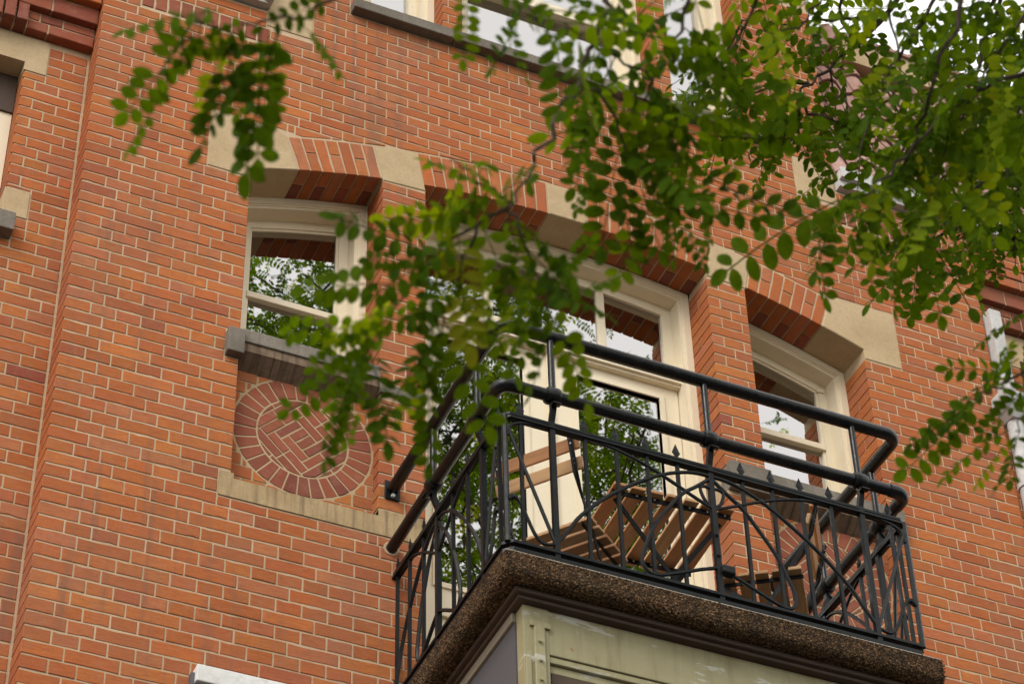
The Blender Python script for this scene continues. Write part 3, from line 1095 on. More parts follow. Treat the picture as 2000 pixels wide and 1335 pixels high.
# dark rooms behind the glass
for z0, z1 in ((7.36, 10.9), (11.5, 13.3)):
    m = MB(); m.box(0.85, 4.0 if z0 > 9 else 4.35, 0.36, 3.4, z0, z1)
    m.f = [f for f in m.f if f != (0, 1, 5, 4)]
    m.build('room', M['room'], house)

# ------------------------------------------------------------------ recessed walls beside the front
YB = 0.145
def recessed(flip):
    fx = (lambda x: WR - x) if flip else (lambda x: x)
    def B(m, x0, x1, y0, y1, z0, z1):
        a, b = sorted((fx(x0), fx(x1))); m.box(a, b, y0, y1, z0, z1)
    def PR(m, pts, y0, y1, ch=0.0, jit=0.0):
        p = [(fx(x), z) for x, z in pts]
        if flip: p.reverse()
        m.prism(p, y0, y1, ch, jit)
    holes = [(-1.6, -0.305, 9.64, 10.683), (-1.8, -0.196, 10.628, 10.86), (-0.305, -0.185, 9.682, 9.853), (-1.8, -0.246, 9.535, 9.645)]
    m = MB()
    ch = [(-1.6, -0.295, 9.6, 10.69)]
    for p, q, a, b in core_rects(-2.6, 0.004, 0.0, 12.2, ch):
        B(m, p, q, YB + 0.0008, 0.33, a, b)
    wall = m.build('recessed_wall', M['mortar'], house, recalc=False)
    wall['label'] = ('right' if flip else 'left') + ' wall set back behind the brick corner'
    st = MB()
    for c in range(-14, 58):
        if zj(c) > 10.83: break
        for (x0, x1, z0, z1, full) in course_pieces(c, -1.35, -0.012, holes, -0.012 - 30 * HB - 0.004):
            pts = [(x0, z0), (x1, z0), (x1, z1), (x0, z1)]
            edge = abs((x0 if not flip else x0) + 0.305) < 0.02
            if flip or z1 < 6.9:
                st.tint = tint(); PR(st, pts, YB - random.uniform(0.001, 0.0032), YB + 0.05, 0.0020, 0.0014)
            else:
                px = project((0.5 * (x0 + x1), YB, 0.5 * (z0 + z1)))
                if -60 < px[0] < 2050 and -40 < px[1] < 1380:
                    o = MB(); PR(o, pts, YB - random.uniform(0.001, 0.0032), YB + (0.125 if edge else 0.05), 0.0020, 0.0014)
                    ob = o.build('wall_brick', M['brick'], wall, recalc=False); ob.color = (*tint(), 1)
                else:
                    st.tint = tint(); PR(st, pts, YB - random.uniform(0.001, 0.0032), YB + 0.05, 0.0020, 0.0014)
    st.build('wall_bricks', M['brickm'], wall, stuff=True, recalc=False)
    # window with stone head, jamb block and sill
    m = MB(); B(m, -1.62, -0.198, YB - 0.004, 0.32, 10.684, 10.856); B(m, -0.303, -0.198, YB - 0.0045, 0.32, 10.632, 10.69)
    hd = m.build('stone_lintel', M['sand'], wall)
    m = MB(); B(m, -0.303, -0.188, YB - 0.005, 0.33, 9.685, 9.850); m.build('jamb_stone', M['sand'], wall, bevel=0.003)
    m = MB(); B(m, -1.66, -0.248, YB - 0.07, 0.33, 9.537, 9.643); m.build('stone_sill', M['grey'], wall, bevel=0.004)
    m = MB()
    B(m, -0.430, -0.304, 0.262, 0.34, 9.64, 10.44); B(m, -1.6, -0.430, 0.262, 0.34, 9.64, 9.70)
    m.build('window_frame', M['cream'], wall)
    m = MB(); B(m, -1.6, -0.304, 0.250, 0.34, 10.44, 10.683); m.build('head_panel', M['darkwood'], wall)
    m = MB(); B(m, -1.6, -0.42, 0.30, 0.304, 9.66, 10.44); m.build('glass_pane', M['glass'], wall)
    m = MB(); B(m, -1.6, -0.3, 0.45, 0.46, 9.6, 10.7); m.build('room', M['room'], wall)
    # corbelled cornice: four stepped courses
    rows = [(10.866, 10.928, 0.095, 'S'), (10.937, 10.985, 0.095, 'H'), (10.994, 11.092, 0.060, 'S'), (11.101, 11.160, 0.020, 'S'), (11.169, 11.225, 0.015, 'H'), (11.234, 11.29, 0.012, 'S'), (11.299, 11.36, 0.012, 'H')]
    m = MB()
    for z0, z1, y0, k in rows:
        B(m, -1.8, -0.004, y0 + 0.004, 0.32, z0 + 0.004, z1 + 0.0135)
    cor = m.build('corbel_cornice', M['mortar'], wall if False else house, recalc=False)
    cor['label'] = ('right' if flip else 'left') + ' stepped brick cornice above the recessed wall'
    for i, (z0, z1, y0, k) in enumerate(rows):
        stp = 2 * HB if k == 'S' else HB
        x = -0.006 - (0.4 * stp if i % 2 else 0.0)
        first = True
        lim = -1.2
        xr = -0.006
        while xr > lim:
            xl = max(x - stp + 0.0085, lim) if not first else (x - stp + 0.0085)
            if i < 2 and xl < -0.325:
                xl = max(xl, -0.325)
            if xr - xl > 0.02:
                o = MB(); PR(o, [(xl, z0), (xr, z0), (xr, z1), (xl, z1)], y0 - random.uniform(0, 0.003), 0.3, 0.003, 0.0015)
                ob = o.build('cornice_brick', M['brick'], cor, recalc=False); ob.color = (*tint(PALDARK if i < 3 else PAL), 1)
            x = xl - 0.0085; xr = x; first = False
            if i < 2 and x < -0.30: break
    x = -0.334
    while x > -0.95:
        o = MB(); PR(o, [(x - 0.052, 10.868), (x, 10.868), (x, 10.985), (x - 0.052, 10.985)], 0.052 - random.uniform(0, 0.003), 0.3, 0.003, 0.0015)
        ob = o.build('soldier_brick', M['brick'], cor, recalc=False); ob.color = (*tint(PALDARK), 1)
        x -= 0.062
recessed(False)
recessed(True)

# ------------------------------------------------------------------ rain pipe with hopper at the right corner
m = MB(); m.box(4.862, 4.935, -0.055, 0.05, 10.11, 10.80)
pipe = m.build('downpipe', M['zinc'], house, bevel=0.008)
pipe['label'] = 'grey square zinc downpipe at the right corner of the front'
m = MB()
a = [(4.80, -0.12), (5.0, -0.12), (5.0, 0.06), (4.80, 0.06)]; b = [(4.86, -0.075), (4.95, -0.075), (4.95, 0.03), (4.86, 0.03)]
m.add([(p[0], p[1], 10.17) for p in a] + [(p[0], p[1], 10.11) for p in a] + [(p[0], p[1], 10.03) for p in b],
      [(0, 1, 2, 3)] + [(k, (k + 1) % 4, (k + 1) % 4 + 4, k + 4) for k in range(4)] + [(k + 4, (k + 1) % 4 + 4, (k + 1) % 4 + 8, k + 8) for k in range(4)] + [(11, 10, 9, 8)])
m.build('pipe_hopper', M['zinc'], pipe)
m = MB(); m.tube([(4.905, -0.025, 10.05), (4.905, -0.025, 0.3)], 0.042, 12); m.build('lower_pipe', M['zinc'], pipe, smooth=True)
for z in (9.6, 8.6):
    m = MB(); m.tube([(4.905, -0.025, z), (4.905, -0.025, z + 0.03)], 0.050, 12); m.build('pipe_bracket', M['zinc'], pipe)

# ------------------------------------------------------------------ weathered board low on the left
m = MB()
m.box(0.684, 1.62, -0.055, 0.0, 7.322, 7.400)
bd = m.build('window_hood', M['whiteboard'], house, bevel=0.004)
bd['label'] = 'peeling white board along the bottom left of the wall'
m = MB(); m.box(0.668, 1.60, -0.03, 0.02, 7.12, 7.372); m.build('hood_backing', M['greypaint'], bd)

# ------------------------------------------------------------------ painted bay carrying the balcony
bay = thing('bay_window', (2.4, -0.55, 6.0), 'olive cream painted timber bay with a grey side under the balcony', 'bay window')
BL, BR, BF = 1.596, 3.256, -1.10
m = MB(); m.box(BL + 0.02, BR - 0.02, BF + 0.03, 0.0, 5.4, 7.22); m.build('bay_core', M['greypaint'], bay)
m = MB(); m.box(BL + 0.104, BR - 0.104, BF + 0.004, BF + 0.029, 7.025, 7.222); m.build('fascia_board', M['olive'], bay, bevel=0.003)
m = MB(); m.box(BL + 0.106, BR - 0.106, BF + 0.010, BF + 0.03, 6.995, 7.022); m.box(BL + 0.11, BR - 0.11, BF + 0.024, BF + 0.03, 6.96, 6.993)
m.build('head_moulding', M['olive'], bay, bevel=0.003)
m = MB(); m.box(BL + 0.12, BR - 0.12, BF + 0.026, BF + 0.031, 5.6, 6.96); m.build('window_shade', M['darkwood'], bay)
for s in (0, 1):
    def X(a, b):
        return (BL + a, BL + b) if not s else (BR - b, BR - a)
    m = MB()
    a, b = X(0.0, 0.103); m.box(a, b, BF, BF + 0.06, 5.4, 7.222)
    cp = m.build('corner_post', M['olive'], bay, bevel=0.002)
    m = MB(); a, b = X(0.024, 0.106); m.box(a, b, BF - 0.012, BF, 7.128, 7.150); m.build('post_cap', M['olive'], bay, bevel=0.002)
    m = MB(); a, b = X(0.038, 0.080); m.box(a, b, BF - 0.016, BF, 5.6, 7.127); m.build('post_strip', M['olive'], bay, bevel=0.003)
    m = MB(); a, b = X(0.003, 0.026); m.box(a, b, BF - 0.009, BF, 5.6, 6.99); m.build('edge_bead', M['olive'], bay, bevel=0.003)
    for z in (7.058, 6.974, 6.89):
        m = MB(); a, b = X(0.051, 0.065)
        m.tube([((a + b) / 2, BF - 0.016, z), ((a + b) / 2, BF - 0.026, z)], 0.0075, 8)
        m.build('stud', M['olive'], bay)
m = MB(); m.box(BL - 0.004, BL + 0.02, BF + 0.065, -0.0, 5.4, 7.18); m.build('side_panel', M['greypaint'], bay)
m = MB(); m.box(BL - 0.016, BL + 0.02, BF + 0.064, -0.0, 7.182, 7.224); m.build('side_trim', M['trim'], bay, bevel=0.003)
m = MB(); m.box(BR - 0.02, BR + 0.004, BF + 0.065, -0.0, 5.4, 7.18); m.build('side_panel', M['greypaint'], bay)
m = MB()
m.box(BL - 0.050, BR + 0.050, BF - 0.050, 0.0, 7.240, 7.262)
m.box(BL - 0.030, BR + 0.030, BF - 0.030, 0.0, 7.224, 7.241)
m.build('cornice_moulding', M['darkwood'], bay, bevel=0.004)

# ------------------------------------------------------------------ balcony
bal = thing('balcony', (2.42, -0.6, 7.3), 'balcony slab of pebbly concrete with black ornate iron railing', 'balcony')
SX0, SX1, SYF, ST, SB = 1.478, 3.362, -1.212, 7.364, 7.262
bm = bmesh.new()
bmesh.ops.create_cube(bm, size=1.0, matrix=Matrix.Translation(((SX0 + SX1) / 2, SYF / 2, (ST + SB) / 2)) @ Matrix.Diagonal((SX1 - SX0, -SYF, ST - SB, 1)))
be = [e for e in bm.edges if all(abs(v.co.z - SB) < 1e-5 for v in e.verts) and not all(abs(v.co.y) < 1e-5 for v in e.verts)]
be += [e for e in bm.edges if abs(e.verts[0].co.z - e.verts[1].co.z) > 0.05 and e.verts[0].co.y < -1]
bmesh.ops.bevel(bm, geom=be, offset=0.034, segments=4, affect='EDGES', profile=0.5)
me = bpy.data.meshes.new('slab'); bm.to_mesh(me); bm.free()
me.materials.append(M['agg'])
slab = bpy.data.objects.new('slab', me); col.objects.link(slab); slab.parent = bal; slab.matrix_parent_inverse = bal.matrix_basis.inverted()
m = MB(); m.box(SX0 + 0.004, SX1 - 0.02, SYF + 0.002, 0.28, ST, ST + 0.007); m.build('slab_edging', M['edging'], bal, bevel=0.003)
m = MB(); m.box(SX0 + 0.05, SX1 - 0.07, SYF + 0.07, 0.27, ST + 0.009, ST + 0.03); m.build('floor', M['paving'], bal)
# the pebbles standing out of the slab edge
pm = MB()
ico_v = [(1, 0, 0), (-1, 0, 0), (0, 1, 0), (0, -1, 0), (0, 0, 1), (0, 0, -1)]
ico_f = [(0, 2, 4), (2, 1, 4), (1, 3, 4), (3, 0, 4), (2, 0, 5), (1, 2, 5), (3, 1, 5), (0, 3, 5)]
PP = [(0.15, 0.082, 0.036), (0.22, 0.12, 0.05), (0.08, 0.044, 0.02), (0.28, 0.18, 0.10), (0.035, 0.02, 0.012), (0.12, 0.07, 0.034), (0.18, 0.09, 0.034)]
rng = random.Random(5)
def peb(p, n):
    r = rng.uniform(0.0022, 0.0050)
    q = Vector((rng.gauss(0, 1), rng.gauss(0, 1), rng.gauss(0, 1), )).normalized().to_track_quat('Z', 'Y')
    s_ = Vector((r * rng.uniform(0.8, 1.5), r * rng.uniform(0.6, 1.1), r * rng.uniform(0.6, 1.0)))
    k = rng.uniform(0.75, 1.2)
    pm.tint = tuple(c * k for c in rng.choice(PP))
    pm.add([Vector(p) + q @ Vector((v[0] * s_.x, v[1] * s_.y, v[2] * s_.z)) for v in ico_v], ico_f)
for _ in range(6500):
    x = rng.uniform(SX0 + 0.01, SX1 - 0.01); t = rng.uniform(-0.02, 0.115)
    if t < 0.036:
        a = (0.036 - max(t, -0.0)) / 0.036 * math.pi / 2
        peb((x, SYF + 0.034 - 0.034 * math.cos(a), SB + 0.034 - 0.034 * math.sin(a)), 0)
    else:
        if SB + t < ST: peb((x, SYF, SB + t), 0)
for _ in range(3600):
    y = rng.uniform(SYF + 0.02, -0.02); t = rng.uniform(-0.02, 0.115)
    if t < 0.036:
        a = (0.036 - max(t, 0.0)) / 0.036 * math.pi / 2
        peb((SX0 + 0.034 - 0.034 * math.cos(a), y, SB + 0.034 - 0.034 * math.sin(a)), 0)
    elif SB + t < ST: peb((SX0, y, SB + t), 0)
for _ in range(1500):
    y = rng.uniform(SYF, -0.4); x = rng.uniform(SX0 + 0.02, SX1 - 0.02)
    if y < BF - 0.05 or x < BL - 0.05: peb((x, max(y, SYF + 0.03), SB), 0)
pm.build('aggregate', M['pebble'], bal, stuff=True, recalc=False)

# --- ornamental railing
RFY, RLX, RRX = -1.13, 1.528, 3.324
PC = 0.5 * (RLX + RRX)
ZB, ZT = 7.472, 8.098
rail = MB()
def bar3(p): return p
def flat(mbx, pts, h, wv):
    mbx.tube(pts, wv * 0.7072, 4, True, rx=h * 0.7072)
corner = [(RLX, 0.0, 0), (RLX, RFY + 0.02, 0), (RLX + 0.02, RFY, 0), (RRX - 0.02, RFY, 0), (RRX, RFY + 0.02, 0), (RRX, 0.0, 0)]
def rails(zs, wv, h, name):
    m = MB()
    for z in zs:
        pts = [Vector((x, y, z)) for x, y, _ in corner]
        m.tube(pts, h * 0.7072, 4, True, rx=wv * 0.7072, up=(0, 0, 1))
    return m.build(name, M['iron'], bal)
rails([ZT - 0.012], 0.032, 0.010, 'top_rail')
rails([ZT + 0.008], 0.022, 0.012, 'cap_rail')
rails([ZB], 0.030, 0.012, 'bottom_rail')
rails([ZB - 0.034], 0.026, 0.016, 'foot_rail')
for x, y in ((RLX + 0.2, RFY), (PC, RFY), (RRX - 0.2, RFY), (RLX, -0.5), (RRX, -0.5)):
    m = MB(); m.box(x - 0.012, x + 0.012, y - 0.012, y + 0.012, ST, ZB - 0.03)
    m.build('rail_foot', M['iron'], bal)

def smooth_path(pts, sub=5):
    """Catmull-Rom through 2-D points"""
    P_ = [Vector(p) for p in pts]
    out = []
    for i in range(len(P_) - 1):
        p0 = P_[max(0, i - 1)]; p1 = P_[i]; p2 = P_[i + 1]; p3 = P_[min(len(P_) - 1, i + 2)]
        for k in range(sub):
            t = k / sub
            out.append(0.5 * ((2 * p1) + (p2 - p0) * t + (2 * p0 - 5 * p1 + 4 * p2 - p3) * t * t + (3 * p1 - p0 - 3 * p2 + p3) * t ** 3))
    out.append(P_[-1])
    return out
CURV = {
 'A': [(0.695, 7.517), (0.640, 7.600), (0.585, 7.687), (0.449, 7.832), (0.25, 7.985), (0.10, 8.052), (0.0, 8.062)],
 'B': [(0.0, 7.893), (0.09, 7.935), (0.20, 7.990), (0.30, 8.033), (0.41, 8.066), (0.52, 8.082), (0.62, 8.088), (0.72, 8.086), (0.82, 8.072), (0.872, 8.045), (0.889, 7.99)],
 'C': [(0.0, 8.052), (0.07, 7.988), (0.135, 7.932), (0.20, 7.843), (0.265, 7.742), (0.308, 7.64), (0.335, 7.552), (0.318, 7.503), (0.272, 7.492), (0.18, 7.528), (0.085, 7.572), (0.012, 7.600)],
 'D': [(0.889, 8.04), (0.80, 7.79), (0.70, 7.515)],
 'E': [(0.700, 7.512), (0.750, 7.500), (0.785, 7.535), (0.815, 7.605), (0.840, 7.665), (0.870, 7.692), (0.893, 7.672)],
 'F': [(0.006, 7.905), (0.035, 7.93), (0.052, 7.985), (0.030, 8.002), (0.0, 7.995)],
}
def add_panel(place, sides, scale):
    """place(dx, z) -> 3-D point; sides: list of +1/-1; scale: horizontal factor"""
    for s in sides:
        for k, pts in CURV.items():
            pp = [place(s * p.x * scale, p.y) for p in smooth_path(pts)]
            m = MB()
            if k == 'E':
                n = len(pp)
                m.tube(pp, 0.0075, 6, True, radii=[0.0075 + (0.007 if i > 0.72 * n else 0) * (1 - abs((i - 0.86 * n) / (0.15 * n))) for i in range(n)])
            else:
                m.tube(pp, 0.0085 if k in 'AC' else 0.0075, 6, True)
            m.build('scroll_bar', M['iron'], bal, smooth=True)
def baluster(x, y, fin=True, r=0.0095, z1=None):
    m = MB()
    m.tube([(x, y, ZB), (x, y, z1 or ZT + 0.012)], r, 4, True)
    if fin:
        h = ZT + 0.012
        v = [(x, y, h)] + [(x + 0.019 * math.cos(a), y + 0.019 * math.sin(a), h + 0.030) for a in (0, math.pi / 2, math.pi, 1.5 * math.pi)] + [(x, y, h + 0.078)]
        v[2] = (x, y + 0.008, h + 0.030); v[4] = (x, y - 0.008, h + 0.030)
        if abs(x - RLX) < 0.01 or abs(x - RRX) < 0.01:
            v[1:5] = [(x + 0.008, y, h + 0.03), (x, y + 0.019, h + 0.03), (x - 0.008, y, h + 0.03), (x, y - 0.019, h + 0.03)]
        m.add(v, [(0, 2, 1), (0, 3, 2), (0, 4, 3), (0, 1, 4), (5, 1, 2), (5, 2, 3), (5, 3, 4), (5, 4, 1)])
    m.build('baluster', M['iron'], bal)
for s in (1, -1):
    for d in (0.146, 0.282, 0.416, 0.552, 0.83):
        baluster(PC + s * d, RFY)
add_panel(lambda dx, z: Vector((PC + dx, RFY - 0.004, z)), (1, -1), 1.0)
for X_ in (RLX, RRX):
    for y in (-0.165, -0.315, -0.620, -0.770, -1.075, -0.03):
        baluster(X_, y)
    add_panel(lambda dx, z: Vector((X_, -0.465 + dx, z)), (1, -1), 0.655)
# corner uprights of the ornamental railing
for X_ in (RLX, RRX):
    m = MB(); m.tube([(X_, RFY, ZB), (X_, RFY, ZT)], 0.012, 6, True); m.build('corner_bar', M['iron'], bal)
# thick posts (with a small cast block at the foot of the middle one) that carry the pipe rails
PFX, PLX, PRX = -1.15, 1.508, 3.347
PU, PM = 8.556, 8.240
def post(x, y, px, py, name='post'):
    m = MB()
    m.tube([(x, y, ZB - 0.03), (x, y, 8.12), (px, py, 8.17), (px, py, PM)], 0.0155, 4, True, up=(0, 1, 0))
    m.build('post', M['iron'], bal)
    m = MB()
    m.tube([(px, py, PM), (px, py, PU)], 0.0145, 10, True)
    m.build('upper_post', M['pipe'], bal, smooth=True)
    # clamp round the middle pipe with a curled lip
    m = MB()
    d = Vector((1, 0, 0)) if abs(y - RFY) < 0.01 else Vector((0, 1, 0))
    out = Vector((0, -1, 0)) if d.x else Vector((-1 if x < PC else 1, 0, 0))
    c = Vector((px, py, PM))
    m.tube([c - d * 0.028, c - d * 0.018, c + d * 0.018, c + d * 0.028], 0.036, 14, True, radii=[0.033, 0.037, 0.037, 0.033])
    base = c + Vector((0, 0, -0.036))
    lip = [base, base + Vector((0, 0, -0.018)) + out * 0.006, base + Vector((0, 0, -0.030)) + out * 0.024, base + Vector((0, 0, -0.030)) + out * 0.045]
    m.tube(lip, 0.0035, 4, True, rx=0.026, up=tuple(Vector((0, 0, 1)) * 0.3 + out))
    m.build('clamp', M['pipe'], bal, smooth=True)
for d in (-0.695, 0.0, 0.695):
    post(PC + d, RFY, PC + d, PFX)
for X_, P_ in ((RLX, PLX), (RRX, PRX)):
    for y in (-0.465, -0.920):
        post(X_, y, P_, y)
# pretzel block at the foot of the middle post, rivets up the post
m = MB(); m.box(PC + 0.005, PC + 0.062, RFY - 0.028, RFY + 0.012, 7.575, 7.612); m.build('cast_block', M['iron'], bal, bevel=0.006)
m = MB()
for z in (7.66, 7.76):
    m.tube([(PC, RFY - 0.010, z), (PC, RFY - 0.020, z)], 0.007, 8)
m.build('rivet', M['iron'], bal)
# side frames for the posts of the front panel have leaf feet
def fillet(pts, r, n=8):
    P_ = [Vector(p) for p in pts]
    out = [P_[0]]
    for i in range(1, len(P_) - 1):
        a, b, c = P_[i - 1], P_[i], P_[i + 1]
        u = (a - b).normalized(); v = (c - b).normalized()
        ang_ = u.angle(v)
        t = r / math.tan(ang_ / 2)
        cen = b + (u + v).normalized() * (r / math.sin(ang_ / 2))
        s0 = b + u * t - cen; s1 = b + v * t - cen
        for k in range(n + 1):
            f = k / n
            w_ = (s0 * math.sin((1 - f) * (math.pi - ang_)) + s1 * math.sin(f * (math.pi - ang_))) / math.sin(math.pi - ang_)
            out.append(cen + w_)
    out.append(P_[-1])
    return out
for z, r, nm, rf in ((PU, 0.0275, 'hand_rail', 0.055), (PM, 0.0255, 'middle_rail', 0.050)):
    m = MB()
    m.tube(fillet([(PLX, 0.0 if nm == 'middle_rail' else -0.02, z), (PLX, PFX, z), (PRX, PFX, z), (PRX, -0.002, z)], rf), r, 16, True)
    pr = m.build(nm, M['pipe'], bal, smooth=True)
# elbow sleeves of the middle pipe
for X_, s in ((PLX, 1), (PRX, -1)):
    m = MB()
    m.tube([Vector(p) for p in fillet([(X_, PFX + 0.085, PM), (X_, PFX, PM), (X_ + s * 0.085, PFX, PM)], 0.050)], 0.0290, 16, True)
    m.build('pipe_elbow', M['pipe'], bal, smooth=True)
# wall plates of the hand rail
for X_ in (PLX, PRX):
    m = MB(); m.box(X_ - 0.036, X_ + 0.036, -0.012, -0.004, PU - 0.055, PU + 0.045)
    pl = m.build('wall_plate', M['iron'], bal, bevel=0.003)
    m = MB(); m.tube([(X_, -0.012, PU - 0.038), (X_, -0.024, PU - 0.038)], 0.009, 6)
    m.build('bolt', M['screw'], bal)
# mortar collar where the middle pipe enters the wall
m = MB(); m.tube([(PLX, -0.006, PM), (PLX, 0.01, PM)], 0.036, 14); m.build('mortar_collar', M['mortar'], bal)

# ------------------------------------------------------------------ folding furniture on the balcony
FZ = ST + 0.03
def slat(parent, x0, x1, y0, y1, z0, z1, name='slat', rot=None):
    m = MB(); m.box(-(x1 - x0) / 2, (x1 - x0) / 2, -(y1 - y0) / 2, (y1 - y0) / 2, -(z1 - z0) / 2, (z1 - z0) / 2)
    o = m.build(name, M['wood'], None, bevel=0.003)
    o.parent = parent
    o.location = ((x0 + x1) / 2, (y0 + y1) / 2, (z0 + z1) / 2)
    if rot: o.rotation_euler = rot
    return o
def steel(parent, path, name, wv=0.011, h=0.004, up=None):
    m = MB(); m.tube(path, wv * 1.414 * 0.5 * 1.4, 4, True, rx=h * 1.414 * 0.7, up=up)
    o = m.build(name, M['steel'], None)
    o.parent = parent
    return o
def screws(parent, pts, ax):
    m = MB()
    for p in pts:
        p = Vector(p); m.tube([p, p + Vector(ax) * 0.003], 0.0045, 6)
    o = m.build('screws', M['screw'], None); o.parent = parent
def chair(label, loc, deg):
    t = thing('folding_chair', (0, 0, 0), label, 'chair', 'folding bistro chairs on the balcony')
    for k in range(5):
        x = -0.135 + 0.068 * k
        slat(t, x - 0.027, x + 0.027, -0.195, 0.195, 0.440, 0.456, 'seat_slat')
    for k, z in enumerate((0.775, 0.690)):
        o = slat(t, -0.008, 0.008, -0.195, 0.195, z - 0.027, z + 0.027, 'back_slat', (0, -0.30, 0))
        o.location = (-0.238 + 0.026 * k, 0, z)
    for s in (-1, 1):
        y = s * 0.165
        steel(t, [(-0.262, y, 0.815), (-0.215, y, 0.63), (-0.05, y, 0.36), (0.19, y, 0.004)], 'back_leg', up=(0, 1, 0), wv=0.004, h=0.014)
        steel(t, [(0.165, y * 0.92, 0.432), (0.0, y * 0.92, 0.27), (-0.235, y * 0.92, 0.004)], 'front_leg', up=(0, 1, 0), wv=0.004, h=0.014)
        steel(t, [(-0.165, y * 0.92, 0.432), (0.165, y * 0.92, 0.432)], 'seat_rail', up=(0, 1, 0), wv=0.004, h=0.012)
        m = MB(); m.tube([(-0.266, y, 0.815), (-0.222, y, 0.645), (-0.170, y, 0.545)], 0.0155, 4, True, rx=0.003, up=(0, 1, 0), radii=[0.0155, 0.0155, 0.006]); o = m.build('back_strap', M['steel'], None); o.parent = t
        screws(t, [(-0.2615, y, 0.788), (-0.2565, y, 0.766), (-0.2375, y, 0.700), (-0.2325, y, 0.680)], (-1, 0, -0.25))
    steel(t, [(-0.175, -0.15, 0.06), (-0.175, 0.15, 0.06)], 'cross_bar', wv=0.006, h=0.006)
    steel(t, [(0.14, -0.165, 0.08), (0.14, 0.165, 0.08)], 'cross_bar', wv=0.006, h=0.006)
    t.location = loc
    t.rotation_euler = (0, 0, math.radians(deg))
    return t
chair('folding slatted wooden chair in the left front corner of the balcony', (1.975, -0.715, FZ), 38)
chair('folding slatted wooden chair at the right of the table, half behind the railing', (2.865, -0.745, FZ), 146)
tb = thing('folding_table', (0, 0, 0), 'slatted wooden folding table with black steel legs between the two chairs', 'table')
TZ = 0.712
for k in range(7):
    x = -0.234 + 0.078 * k
    slat(tb, x - 0.031, x + 0.031, -0.24, 0.24, TZ - 0.016, TZ, 'table_slat')
for y in (-0.205, 0.195):
    steel(tb, [(-0.262, y, TZ - 0.026), (0.262, y, TZ - 0.026)], 'top_rail', up=(0, 1, 0), wv=0.004, h=0.016)
    screws(tb, [(-0.234 + 0.078 * k, y - 0.004, TZ - 0.026) for k in range(7)], (0, -1, 0))
for y in (-0.17, 0.17):
    steel(tb, [(-0.235, y, TZ - 0.03), (0.235, y, 0.0)], 'leg', up=(0, 1, 0), wv=0.004, h=0.015)
    steel(tb, [(0.235, y * 0.92, TZ - 0.03), (-0.235, y * 0.92, 0.0)], 'leg', up=(0, 1, 0), wv=0.004, h=0.015)
steel(tb, [(0.0, -0.17, 0.345), (0.0, 0.17, 0.345)], 'cross_bar', wv=0.007, h=0.007)
steel(tb, [(0.20, -0.17, 0.05), (0.20, 0.17, 0.05)], 'cross_bar', wv=0.007, h=0.007)
tb.location = (2.385, -0.69, FZ)
tb.rotation_euler = (0, 0, math.radians(-3))

